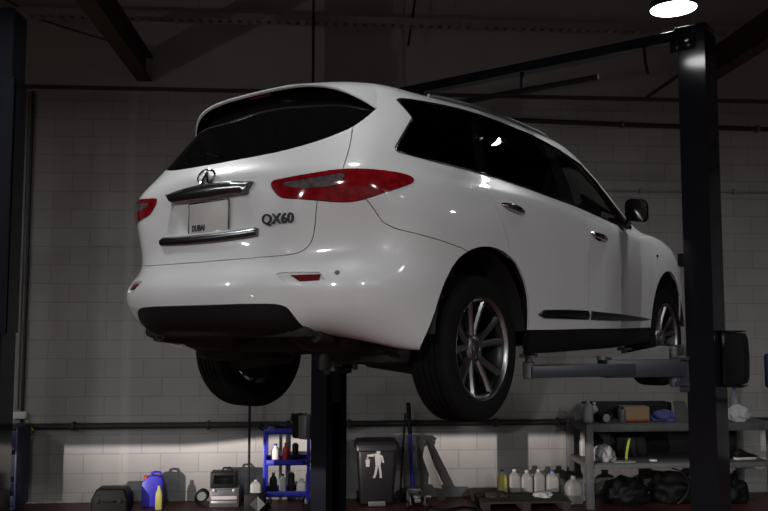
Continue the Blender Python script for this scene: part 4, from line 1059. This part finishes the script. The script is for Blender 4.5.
# ---- jerrycan
t = thing('jerrycan', 'violet-blue plastic jerrycan with red cap standing against the wall', 'jerrycan', (-1.73, 8.88, 0), R(6))
b = MB()
b.prism([(-.105, .012), (-.095, 0), (.095, 0), (.105, .012), (.105, .25), (.095, .285), (.06, .312), (.0, .318), (-.035, .310), (-.07, .285), (-.098, .255), (-.105, .235)], 'y', -.07, .07, .014)
b.build('body', JERRY, t)
MB().tube([(-.02, 0, .30), (-.01, 0, .335), (.02, 0, .345), (.07, 0, .338), (.085, 0, .30)], .014, 10).build('handle', JERRY, t)
MB().lathe([(0, .03), (.022, .03), (.026, .024), (.026, .0), (0, 0)], (0, 0, 0), 'z', 20).build('cap', REDP, t, loc=(-.066, -.02, .283))
# ---- bottles
def bottle(name, label, loc, r, h, neck, m, capm, group=None, rz=0, square=False, handle=False, tint=None):
    t = thing(name, label, 'bottle', loc, rz, group)
    b = MB()
    if square:
        secs = []
        for f, k in ((0, .9), (.02, 1), (.55, 1), (.62, .98), (.72, .86), (.80, .62), (.86, neck / r * 1.1), (.93, neck / r)):
            secs.append([(p[0], p[1] * .72, h * f) for p in rect(r * k, r * k, 0, r * k * .45)])
        b.loft(secs)
        if handle: b.tube([(r * .55, 0, h * .80), (r * .95, 0, h * .79), (r * 1.02, 0, h * .66), (r * .9, 0, h * .56)], r * .13, 8)
    else:
        b.lathe([(0, 0), (r * .92, 0), (r, h * .03), (r, h * .25), (r * .96, h * .3), (r, h * .35), (r, h * .62), (r * .85, h * .74), (neck, h * .86), (neck, h * .94), (0, h * .94)], (0, 0, 0), 'z', 24)
    b.build('body', m, t)
    MB().lathe([(0, h), (neck * 1.05, h), (neck * 1.15, h * .985), (neck * 1.15, h * .92), (0, h * .92)], (0, 0, 0), 'z', 18).build('cap', capm, t)
    return t
bottle('small_bottle', 'pale yellow bottle standing in front of the violet-blue jerrycan', (-1.635, 8.72, 0), .034, .235, .014, YELLOWP, YELLOWP, square=True)

# ---- coiled hose, toolbox, charger
cb = MB(); pts = []
for k in range(90):
    a = 2 * PI * k / 18; r = .062 + .008 * math.sin(k * .7)
    pts.append((r * math.cos(a), -.05 + .10 * k / 90 + .006 * math.sin(k), .085 + r * math.sin(a) * 1.05))
cb.tube(pts, .0115, 8)
o = cb.build('hose_coil', DARKBOX, None); o.location = (-1.235, 8.90, 0); tag(o, 'black coiled hose on the floor left of the grey toolbox', 'hose')
t = thing('tool_box', 'grey metal toolbox on the floor under the black charger', 'toolbox', (-.985, 8.84, 0))
MB().box((0, 0, .095), (.30, .20, .19), .010).build('case', GREYST, t)
MB().box((0, -.104, .10), (.26, .010, .035), .003).build('front_strip', SIGNW, t)
MB().box((0, -.104, .055), (.26, .008, .028), .003).build('drawer_front', GALV, t)
MB().box((0, -.003, .187), (.305, .205, .02), .006).build('lid', GREYST, t)
for x in (-.1, .1): MB().box((x, -.107, .172), (.03, .012, .035), .003).build('latch', GALV, t)
t = thing('battery_charger', 'black box with a carrying handle standing on the grey toolbox', 'charger', (-1.0, 8.85, .197))
MB().box((0, 0, .078), (.265, .17, .155), .014).build('housing', DARKBOX, t)
MB().tube([(-.02, 0, .15), (-.01, 0, .182), (.06, 0, .188), (.09, 0, .15)], .011, 10).build('handle', DARKBOX, t)
MB().box((0, -.088, .08), (.20, .008, .09), .004).build('front_panel', GLOSSBL, t)
# ---- thin pole
t = thing('stand_pole', 'thin black pole standing on a small base left of the blue trolley', 'pole', (-.735, 8.72, 0))
MB().tube([(0, 0, .02), (0, 0, 1.32)], .013, 10).build('pole', DARKBOX, t)
MB().cyl((0, 0, 0), .085, .022, 'z', 28, .006).build('base', DARKBOX, t)
# ---- diamond box and jug
t = thing('label_box', 'black box bearing a white diamond sign on the floor left of trolley', 'box', (-.645, 8.42, 0))
MB().box((0, 0, .105), (.205, .16, .21), .008).build('box', DARKBOX, t)
d = .075
MB().prism([(0, -d), (d, 0), (0, d)], 'y', -.0825, -.080).build('diamond_half', SIGNW, t, smooth=0, loc=(.03, 0, .115))
MB().prism([(0, d), (-d, 0), (0, -d)], 'y', -.0825, -.080).build('diamond_half', SIGNG, t, smooth=0, loc=(.03, 0, .115))
bottle('jug', 'small milky jug standing on the black diamond sign box', (-.64, 8.43, .211), .055, .125, .018, WHITEPL, WHITEPL, square=True)

# ---- blue trolleys
def trolley(label, x, y, rz=0):
    t = thing('tool_trolley', label, 'trolley', (x, y, 0), rz, None)
    W_, D_ = .46, .34
    for nm, z in (('bottom_shelf', .15), ('middle_shelf', .46), ('top_shelf', .77)):
        b = MB(); b.box((0, 0, z), (W_, D_, .012), .002)
        for s in (-1, 1): b.box((0, s * (D_ / 2 - .006), z + .022), (W_, .012, .055), .003); b.box((s * (W_ / 2 - .006), 0, z + .022), (.012, D_, .055), .003)
        b.build(nm, BLUEP, t)
    for sx in (-1, 1):
        for sy in (-1, 1):
            MB().box((sx * (W_ / 2 - .012), sy * (D_ / 2 - .012), .45), (.032, .032, .70), .004).build('upright', BLUEP, t)
            w = MB().lathe([(0, -.014), (.040, -.014), (.046, -.008), (.046, .008), (.040, .014), (0, .014)], (0, 0, 0), 'y', 20).build('wheel', DARKBOX, t, loc=(sx * (W_ / 2 - .03), sy * (D_ / 2 - .04), .047))
            MB().box((0, 0, .045), (.035, .03, .05), .004).build('fork', GALV, w)
    MB().tube([(-W_ / 2, -.12, .79), (-W_ / 2 - .06, -.12, .84), (-W_ / 2 - .06, .12, .84), (-W_ / 2, .12, .79)], .012, 8).build('push_handle', DARKBOX, t)
    return t
trolley('blue three-shelf trolley loaded with bottles beside the far lift post', -.345, 8.68)
t = thing('tool_cabinet', 'blue tool cabinet half hidden behind the left edge post', 'cabinet', (-3.24, 8.76, 0))
b = MB()
for x in (-.23, .23): b.box((x, 0, .45), (.02, .36, .80), .003)
b.box((0, .17, .45), (.46, .012, .80), .002)
for z in (.06, .84): b.box((0, 0, z), (.46, .36, .02), .003)
b.build('cabinet_body', BLUEDK, t)
for k, z in enumerate((.30, .57)): MB().box((0, 0, z), (.44, .33, .02), .003).build('shelf', BLUEDK, t)
MB().box((0, -.172, .74), (.44, .014, .16), .004).build('drawer_front', BLUEDK, t); MB().box((0, -.172, .13), (.44, .014, .10), .004).build('drawer_front', BLUEDK, t)
MB().box((.08, -.182, .13), (.16, .006, .05), .002).build('label_strip', GREYST, t)
for x in (-.19, .19):
    for y in (-.13, .13): MB().lathe([(0, -.012), (.022, -.012), (.025, 0), (.022, .012), (0, .012)], (0, 0, 0), 'y', 14).build('caster', DARKBOX, t, loc=(x, y, .025))
b = MB(); b.tube([(-.075, 8.50, .80), (-.065, 8.48, .70), (-.07, 8.47, .58), (-.10, 8.47, .50), (-.15, 8.48, .475), (-.19, 8.49, .50)], .010, 8)
tag(b.build('cable', DARKBOX, None), 'black cable drooping beside the trolley right upright', 'cable')
def can(name, label, loc, r, h, m, group=None, cat='can', rz=None):
    t = thing(name, label, cat, loc, 0, group)
    MB().lathe([(0, 0), (r * .96, 0), (r, .004), (r, h * .88), (r * .9, h * .93), (r * .5, h * .96), (0, h * .96)], (0, 0, 0), 'z', 24).build('body', m, t)
    MB().lathe([(0, h), (r * .42, h), (r * .48, h * .985), (r * .48, h * .94), (0, h * .94)], (0, 0, 0), 'z', 16).build('nozzle_cap', GLOSSBL if m is not DARKBOX else GREYST, t)
    return t
bottle('spray_bottle', 'white bottle on the middle shelf of the blue trolley', (-.46, 8.60, .467), .042, .19, .016, SIGNW, BLUECAP)
bottle('oil_bottle', 'red bottle on the middle shelf of the blue trolley', (-.355, 8.60, .467), .036, .20, .015, REDP, REDP)
can('spray_can', 'dark spray can at the right of the trolley middle shelf', (-.26, 8.60, .467), .032, .20, DARKBOX)
bottle('oil_bottle', 'dark bottle on the left of the trolley bottom shelf', (-.48, 8.62, .157), .04, .21, .015, DARKBOX, GREYST)
bottle('oil_bottle', 'greyish bottle in the middle of the trolley bottom shelf', (-.385, 8.60, .157), .036, .20, .014, CLEARPL, DARKBOX)
can('spray_can', 'black can right of the greyish bottle on trolley bottom shelf', (-.30, 8.64, .157), .034, .21, DARKBOX)
bottle('canister', 'white canister at the right of the trolley bottom shelf', (-.195, 8.60, .157), .05, .15, .018, SIGNW, SIGNW, square=True)
t = thing('cordless_drill', 'black cordless drill lying on the trolley top shelf', 'drill', (-.475, 8.73, .777), R(0))
t.scale = (.82, .82, .82)
b = MB(); b.lathe([(0, -.10), (.03, -.10), (.034, -.06), (.034, .05), (.022, .08), (.016, .12), (0, .12)], (0, 0, .036), 'x', 18)
b.build('motor_body', DARKBOX, t)
MB().box((-.04, -.075, .03), (.045, .12, .04), .012).build('grip', DARKBOX, t); MB().box((-.04, -.145, .035), (.08, .05, .06), .01).build('battery', GREYST, t)
t = thing('tool_tray', 'black open tray with tools on the trolley top shelf', 'tray', (-.245, 8.70, .777))
b = MB(); b.box((0, 0, .005), (.22, .24, .01), .002)
for s in (-1, 1): b.box((0, s * .115, .045), (.22, .01, .085), .003); b.box((s * .105, 0, .045), (.01, .24, .085), .003)
b.build('tray', DARKBOX, t)
for k in range(4):
    q = thing('screwdriver', ['screwdriver leaning at the left in the trolley top tray', 'second screwdriver from the left in the trolley tray', 'third screwdriver from the left in the trolley tray', 'screwdriver leaning at the right in the trolley tray'][k], 'screwdriver', (-.315 + .045 * k, 8.66 + .02 * (k % 2), .79))
    MB().tube([(0, 0, 0), (.012, .02, .085)], .004, 6).build('shaft', GALV, q); MB().tube([(.012, .02, .085), (.022, .035, .165)], [.013, .011], 10).build('handle', [DARKBOX, REDP, DARKBOX, BLUEDK][k], q)

# ---- yellow-green lead on the left
b = MB(); pts = [(-3.06, WY - .07, .86), (-3.07, WY - .09, .79), (-3.03, WY - .10, .73), (-2.99, WY - .10, .77), (-3.04, WY - .10, .82), (-3.09, WY - .10, .74), (-3.03, WY - .11, .67), (-2.99, WY - .12, .71)]
b.tube(pts, .012, 8)
tag(b.build('extension_lead', YELGR, None), 'yellow-green lead looped over the wall pipe beside the junction box', 'cable')

# ---- wheelie bin
t = thing('wheelie_bin', 'black plastic bin with a white litter figure against the wall', 'bin', (.575, 8.80, 0))
def rr(x, y, z): return rect(x, y, z, .035)
MB().loft([rr(.165, .13, .03), rr(.175, .14, .05), rr(.20, .165, .56), rr(.222, .185, .575), rr(.222, .185, .61)]).build('body', BINM, t)
l = MB(); l.loft([rr(.225, .19, .612), rr(.228, .192, .63), rr(.21, .17, .662), rr(.15, .12, .672)])
l.build('lid', BINM, t)
MB().tube([(-.14, .19, .60), (-.14, .225, .61), (.14, .225, .61), (.14, .19, .60)], .012, 8).build('handle', BINM, t)
for s in (-1, 1): MB().lathe([(0, -.02), (.05, -.02), (.058, -.012), (.058, .012), (.05, .02), (0, .02)], (0, 0, 0), 'x', 20).build('wheel', DARKBOX, t, loc=(s * .175, .14, .058))
MB().box((0, -.15, .035), (.18, .02, .05), .006).build('foot_bar', GREYST, t)
# printed figure throwing litter into a small bin
fg = MB()
def shape(pts): fg.prism(pts, 'y', -.0015, .0015)
shape([(.028 + .022 * math.cos(a), .125 + .024 * math.sin(a)) for a in np.linspace(0, 2 * PI, 13)[:-1]])
shape([(-.012, .105), (.045, .100), (.058, .03), (.05, -.02), (.0, -.02), (-.005, .04)])
shape([(-.010, .10), (-.085, .095), (-.090, .075), (-.02, .072)])
shape([(.042, .10), (.075, .075), (.088, .01), (.07, .01), (.055, .06)])
shape([(.0, -.022), (.024, -.022), (.012, -.10), (-.004, -.145), (-.028, -.145), (-.014, -.10)])
shape([(.026, -.022), (.05, -.022), (.062, -.09), (.066, -.145), (.042, -.145), (.04, -.09)])
shape([(-.105, .045), (-.058, .045), (-.064, -.03), (-.099, -.03)])
shape([(-.092, .068), (-.074, .068), (-.074, .052), (-.092, .052)])
shape([(-.105, .005 - .05), (-.06, .005 - .05), (-.062, -.145), (-.100, -.145)]) if False else None
fo = fg.build('litter_figure', WHITEPL, t, smooth=0); fo.location = (-.015, -.165, .440); fo.rotation_euler = (R(2.8), 0, 0); fo.scale = (1.0, 1, 1.0)
fo['label'] = 'white printed figure dropping litter'

# ---- trolley jack with its blue handle
t = thing('trolley_jack', 'floor jack with upright blue and black handle right of the bin', 'jack', (.98, 8.74, 0))
b = MB()
for s in (-1, 1): b.prism([(-.25, .05), (-.20, .12), (.15, .15), (.26, .10), (.26, .04), (-.2, .03)], 'x', s * .075 - .006, s * .075 + .006)
b.box((0, .16, .10), (.14, .16, .09), .01); b.box((0, -.1, .09), (.06, .30, .04), .01)
b.build('frame', GREYST, t)
MB().cyl((0, -.2, .11), .045, .03, 'z', 20, .006).build('saddle', GREYST, t)
for sx in (-1, 1):
    for y in (-.2, .2): MB().lathe([(0, -.015), (.035, -.015), (.04, 0), (.035, .015), (0, .015)], (0, 0, 0), 'x', 18).build('wheel', DARKBOX, t, loc=(sx * .10, y, .04))
h0, h1, h2 = Vector((-.01, .18, .12)), Vector((-.03, .20, .70)), Vector((-.05, .21, 1.03))
MB().tube([h0, h1], .017, 10).build('handle', BLUEP, t); MB().tube([h1, h2], .024, 10).build('hand_grip', DARKBOX, t)
t = thing('pry_bar', 'thin black bar leaning on the wall between bin and jack handle', 'bar', (.86, 8.86, 0))
MB().tube([(-.03, 0, .01), (.045, .20, .84), (.05, .215, .90)], .011, 8).build('bar', DARKBOX, t)
t = thing('plank', 'grey plank leaning slantwise on the wall right of jack', 'plank', (1.29, 8.93, 0))
o = MB().box((0, 0, .335), (.085, .022, .67), .003, rot=Matrix.Identity(4)).build('board', PLANKM, t); o.rotation_euler = (R(-9), R(-19), 0)
b = MB(); b.tube([(1.10, 8.62, .012), (1.2, 8.5, .012), (1.32, 8.46, .012), (1.45, 8.55, .012), (1.55, 8.48, .012), (1.6, 8.30, .012), (1.5, 8.16, .012), (1.3, 8.12, .012)], .011, 8)
tag(b.build('air_hose', DARKBOX, None), 'black hose curling over the floor between jack and pallet', 'hose')

# ---- low pallet of bottles
t = thing('pallet', 'low dirty wooden pallet on the floor under the row of jugs', 'pallet', (2.06, 8.70, 0))
for k in range(6): MB().box((0, -.31 + .124 * k, .088), (.92, .108, .018), .003).build('deck_board', WOODM, t)
for x in (-.41, 0, .41): MB().box((x, 0, .040), (.08, .72, .078), .003).build('bearer', WOODM, t)
bottle('oil_jug', 'yellowish oil jug at the left end of the jug row', (1.915, 8.82, .098), .052, .235, .017, YELLOWP, BLUECAP, square=True)
JL = ['first milky jug right of the yellowish oil jug', 'second milky jug right of the yellowish oil jug', 'third milky jug right of the yellowish oil jug', 'milky jug with blue cap at right end of the row']
for k, x in enumerate((2.05, 2.18, 2.31, 2.455)):
    bottle('water_jug', JL[k], (x, 8.83 - .01 * (k % 2), .098), .062 + (.006 if k == 3 else 0), [.235, .225, .23, .225][k], .018, WHITEPL, [SIGNW, SIGNW, SIGNW, BLUECAP][k], 'milky jugs on the pallet', R([4, -6, 8, -3][k]), square=True, handle=True)
def lump(name, label, cat, loc, d, m, seed, rz=0, amp=.28):
    rnd = random.Random(seed); t = bmesh.new()
    bmesh.ops.create_icosphere(t, subdivisions=4, radius=1)
    ph = [(Vector((rnd.uniform(-1, 1), rnd.uniform(-1, 1), rnd.uniform(-1, 1))).normalized(), rnd.uniform(2.5, 7), rnd.uniform(0, 6)) for _ in range(9)]
    for v in t.verts:
        k = 1 + amp * sum(abs(math.sin(q.dot(v.co) * f + p)) - .6 for q, f, p in ph) / 3
        c = v.co * k
        v.co = Vector((c.x * d[0], c.y * d[1], max(c.z, -.55) * d[2]))
    z0 = min(v.co.z for v in t.verts)
    for v in t.verts: v.co.z -= z0
    me = bpy.data.meshes.new(name); t.to_mesh(me); t.free()
    for p in me.polygons: p.use_smooth = True
    o = link(name, me, m); o.location = loc; o.rotation_euler = (0, 0, rz)
    return tag(o, label, cat)
lump('plastic_bag', 'crumpled pale bag lying on the pallet before the jugs', 'bag', (2.28, 8.56, .098), (.10, .08, .035), RAGW, 3)
lump('rag', 'dark rag heaped on the left of the pallet', 'rag', (1.80, 8.58, .098), (.13, .10, .04), WOODM, 5)
bottle('water_jug', 'large milky jug on the floor against the bench leg', (2.64, 8.68, 0), .085, .285, .022, WHITEPL, WHITEPL, None, R(10), square=True, handle=True)
bottle('water_jug', 'small milky jug on the floor behind the front bench leg', (2.755, 8.80, 0), .045, .22, .016, WHITEPL, SIGNW, None, 0, square=True)

# ---- workbench
t = thing('workbench', 'grey steel workbench with a lower shelf behind the near lift post', 'bench', (3.66, 8.70, 0))
x0, x1, y0, y1 = -.94, .98, -.32, .34
ZT, ZS = .855, .455
MB().box(((x0 + x1) / 2, (y0 + y1) / 2, ZT - .004), (x1 - x0 + .04, y1 - y0 + .04, .012), .002).build('worktop', BENCHM, t)
MB().box(((x0 + x1) / 2, (y0 + y1) / 2, ZS - .004), (x1 - x0, y1 - y0, .010), .002).build('shelf', BENCHM, t)
f = MB()
for y in (y0, y1):
    f.box(((x0 + x1) / 2, y, ZT - .045), (x1 - x0, .04, .07), .003); f.box(((x0 + x1) / 2, y, ZS - .028), (x1 - x0, .035, .045), .003)
for x in (x0, x1):
    f.box((x, (y0 + y1) / 2, ZT - .045), (.04, y1 - y0, .07), .003); f.box((x, (y0 + y1) / 2, ZS - .028), (.035, y1 - y0, .045), .003)
f.build('frame', BENCHM, t)
MB().box((-.02, y1 + .006, (ZT + ZS) / 2 - .02), (1.36, .012, ZT - ZS - .02), .002).build('shade_backing', DARKBOX, t)  # added black sheet standing in for the shade behind the shelf
for x in (x0, x1):
    for y in (y0, y1): MB().box((x, y, .425), (.075, .06, .845), .004).build('leg', BENCHM, t)
B = lambda x, y, z=.858: (x, y, z)
bottle('clear_bottle', 'clear crumpled bottle on the left corner of the bench', B(2.76, 8.52), .05, .235, .016, CLEARPL, CLEARPL)
bottle('clear_bottle', 'shorter clear bottle behind the crumpled one on bench corner', B(2.86, 8.62), .042, .19, .015, CLEARPL, SIGNW)
lump('plastic_bag', 'crumpled clear bag at the left corner of the bench', 'bag', B(2.74, 8.70), (.07, .07, .10), CLEARPL, 8)
t = thing('parts_tray', 'long black tray along the back of the bench top', 'tray', B(3.30, 8.88))
b = MB(); b.box((0, 0, .006), (.92, .22, .012), .002)
for s in (-1, 1): b.box((0, s * .105, .085), (.92, .012, .165), .003); b.box((s * .455, 0, .085), (.012, .22, .165), .003)
b.build('tray', DARKBOX, t)
t = thing('inspection_lamp', 'black work lamp with pale lens on the bench left half', 'lamp', B(2.90, 8.50), R(10))
MB().lathe([(0, -.09), (.034, -.09), (.040, -.07), (.040, .02), (.05, .05), (.05, .075), (0, .075)], (0, 0, .052), 'y', 22).build('body', DARKBOX, t)
MB().lathe([(0, 0), (.040, 0), (.040, .004), (0, .004)], (0, -.096, .052), 'y', 20).build('lens', GALV, t)
t = thing('angle_grinder', 'black angle grinder lying on the bench beside the grey can', 'grinder', B(2.98, 8.71), R(0))
t.scale = (.8, .8, .8)
MB().lathe([(0, -.13), (.026, -.13), (.030, -.10), (.026, -.02), (.034, .03), (.034, .09), (0, .09)], (0, 0, .045), 'x', 18).build('body', DARKBOX, t)
MB().cyl((.11, 0, .012), .055, .006, 'z', 24).build('disc', GREYST, t); MB().box((.105, 0, .045), (.06, .05, .05), .012).build('gear_head', GREYST, t)
can('paint_can', 'grey cylindrical can on the bench left of the cardboard box', B(3.07 + .03, 8.47), .042, .145, GREYST)
t = thing('cardboard_box', 'tan cardboard box on the bench top', 'box', B(3.28, 8.60))
MB().box((0, 0, .075), (.27, .16, .145), .003).build('carton', CARD, t, smooth=0)
for s in (-1, 1): MB().box((0, s * .042, .150), (.272, .078, .004), .001).build('flap', CARD, t, smooth=0)
for k in range(3):
    t = thing('orange_clamp', ['orange clamp on the bench at the left below the cardboard box', 'orange clamp in the middle before the cardboard box', 'orange clamp on the right before the cardboard box'][k], 'clamp', B(3.17 + .085 * k, 8.46 + .01 * (k % 2)), R([15, -20, 40][k]))
    MB().tube([(-.05, 0, .018), (0, .012, .02), (.05, 0, .018)], .011, 8).build('jaw', ORANGE, t); MB().tube([(-.04, -.02, .018), (.0, -.010, .02), (.05, -.022, .018)], .010, 8).build('lever', ORANGE, t)
lump('cleaning_cloth', 'blue-violet cloth heaped on the bench beside the post', 'cloth', B(3.57, 8.53), (.125, .09, .075), RAGB, 12)
t = thing('plastic_sheet', 'grey sheet leaning at the right of the blue-violet cloth', 'sheet', B(3.76, 8.62))
MB().loft([[(-.06, -.1, 0), (.12, -.1, 0), (.12, -.09, 0), (-.06, -.09, 0)], [(-.02, .02, .12), (.12, .02, .12), (.12, .03, .12), (-.02, .03, .12)], [(.0, .10, .19), (.12, .10, .19), (.12, .11, .19), (.0, .11, .19)]]).build('sheet', GREYST, t)
lump('white_rag', 'white rag heaped on the bench right of the near post', 'rag', B(4.35, 8.50), (.125, .10, .105), RAGW, 21)
bottle('clear_bottle', 'clear bottle with blue cap behind the white rag', B(4.47, 8.78), .05, .33, .018, CLEARPL, BLUECAP)
SZ = .457
lump('plastic_bag', 'white knotted bag on the left of the bench shelf', 'bag', (2.93, 8.56, SZ), (.115, .10, .105), BAGW, 31)
bottle('canister', 'milky canister at the back left of the bench shelf', (2.83, 8.88, SZ), .05, .23, .018, WHITEPL, SIGNW, square=True)
b = MB(); secs = []
for k in range(9):
    f_ = k / 8; c_ = Vector((3.17 + .075 * f_ ** 1.5, 8.55 + .10 * f_, SZ + .01 + .20 * f_ - .02 * math.sin(PI * f_)))
    secs.append([c_ + Vector((-.012, 0, 0)), c_ + Vector((.012, 0, 0)), c_ + Vector((.012, .004, .002)), c_ + Vector((-.012, .004, .002))])
tag(b.loft(secs).build('hi_vis_strap', YELGR, None), 'yellow-green reflective strap on the bench shelf', 'strap')
t = thing('black_bag', 'black bag standing behind the strap on the bench shelf', 'bag', (3.30, 8.84, SZ))
MB().loft([rect(.16, .10, 0), rect(.18, .12, .05), rect(.17, .10, .20), rect(.12, .06, .29)]).build('sack', DARKBOX, t); MB().tube([(-.06, 0, .28), (-.04, 0, .33), (.04, 0, .33), (.06, 0, .28)], .009, 8).build('handle', DARKBOX, t)
t = thing('paper_sheet', 'white papers lying along the front of the bench shelf', 'paper', (3.10, 8.47, SZ + .001), R(4))
MB().box((0, 0, .003), (.22, .12, .005), .001).build('sheets', SIGNW, t, smooth=0)
t = thing('paper_sheet', 'small crumpled paper on the bench shelf beside the post', 'paper', (3.42, 8.47, SZ + .001), R(-12))
MB().box((0, 0, .010), (.07, .06, .018), .006).build('sheets', SIGNW, t)
t = thing('work_shoe', 'dark shoe with pale sole on the bench shelf at right', 'shoe', (4.44, 8.53, SZ), R(8))
sole = [(-.135, 0), (-.12, .038), (-.04, .034), (.04, .045), (.11, .042), (.138, .012), (.135, -.02), (.10, -.042), (.03, -.044), (-.04, -.032), (-.12, -.036)]
MB().prism(sole, 'z', 0, .026, .004).build('sole', SIGNW, t)
secs = []
for x, w, h in ((-.13, .028, .075), (-.10, .036, .105), (-.05, .034, .108), (0, .038, .085), (.05, .042, .062), (.10, .040, .048), (.13, .022, .036)):
    secs.append([(x, w * math.cos(a), .024 + (h - .024) * max(0, math.sin(a))) for a in np.linspace(0, PI, 11)])
MB().loft(secs).build('upper', DARKBOX, t)
t = thing('black_box', 'tall black box on the bench shelf behind the shoe', 'box', (4.37, 8.82, SZ))
MB().box((0, 0, .14), (.16, .16, .28), .008).build('carton', DARKBOX, t); MB().box((0, -.002, .288), (.168, .168, .014), .004).build('lid', DARKBOX, t)
lump('black_sack', 'black sack slumped on the floor under the bench, left side', 'sack', (3.18, 8.66, 0), (.24, .20, .17), DARKBOX, 41)
lump('black_sack', 'black sack slumped on the floor under the bench, behind the post', 'sack', (3.72, 8.70, 0), (.24, .20, .20), DARKBOX, 43)
lump('black_sack', 'black sack on the floor under the bench, far right', 'sack', (4.28, 8.68, 0), (.22, .20, .18), DARKBOX, 47)
b = MB(); b.tube([(3.54 + .24 * math.cos(a), 8.44 - .02 * math.sin(2 * a), .20 + .20 * math.sin(a)) for a in np.linspace(R(-60), R(75), 14)], .009, 8)
tag(b.build('black_hose', BINM, None), 'thin black hose bowed under the bench shelf near the post', 'hose')
# ---- swivel chair cut off by the right edge
t = thing('swivel_chair', 'dark blue swivel chair back cut off by the right edge', 'chair', (4.575, 8.00, 0), R(15))
MB().box((0, .0, 1.41), (.42, .07, .34), .05, 3).build('backrest', BLUEDK, t); MB().tube([(0, .05, 1.30), (0, .07, 1.0), (0, .02, .72)], [.035, .03, .025], 10).build('back_stem', DARKBOX, t)
MB().box((0, -.24, .74), (.44, .44, .08), .035, 3).build('seat', BLUEDK, t); MB().tube([(0, -.22, .70), (0, -.22, .10)], .028, 12).build('gas_column', DARKBOX, t)
for k in range(5):
    a = 2 * PI * k / 5 + .3
    l_ = MB().tube([(0, -.22, .10), (.27 * math.cos(a), -.22 + .27 * math.sin(a), .07)], [.028, .018], 10).build('base_leg', DARKBOX, t)
    MB().lathe([(0, -.012), (.024, -.012), (.028, 0), (.024, .012), (0, .012)], (.27 * math.cos(a), -.22 + .27 * math.sin(a), .028), 'x', 14).build('caster', DARKBOX, l_)
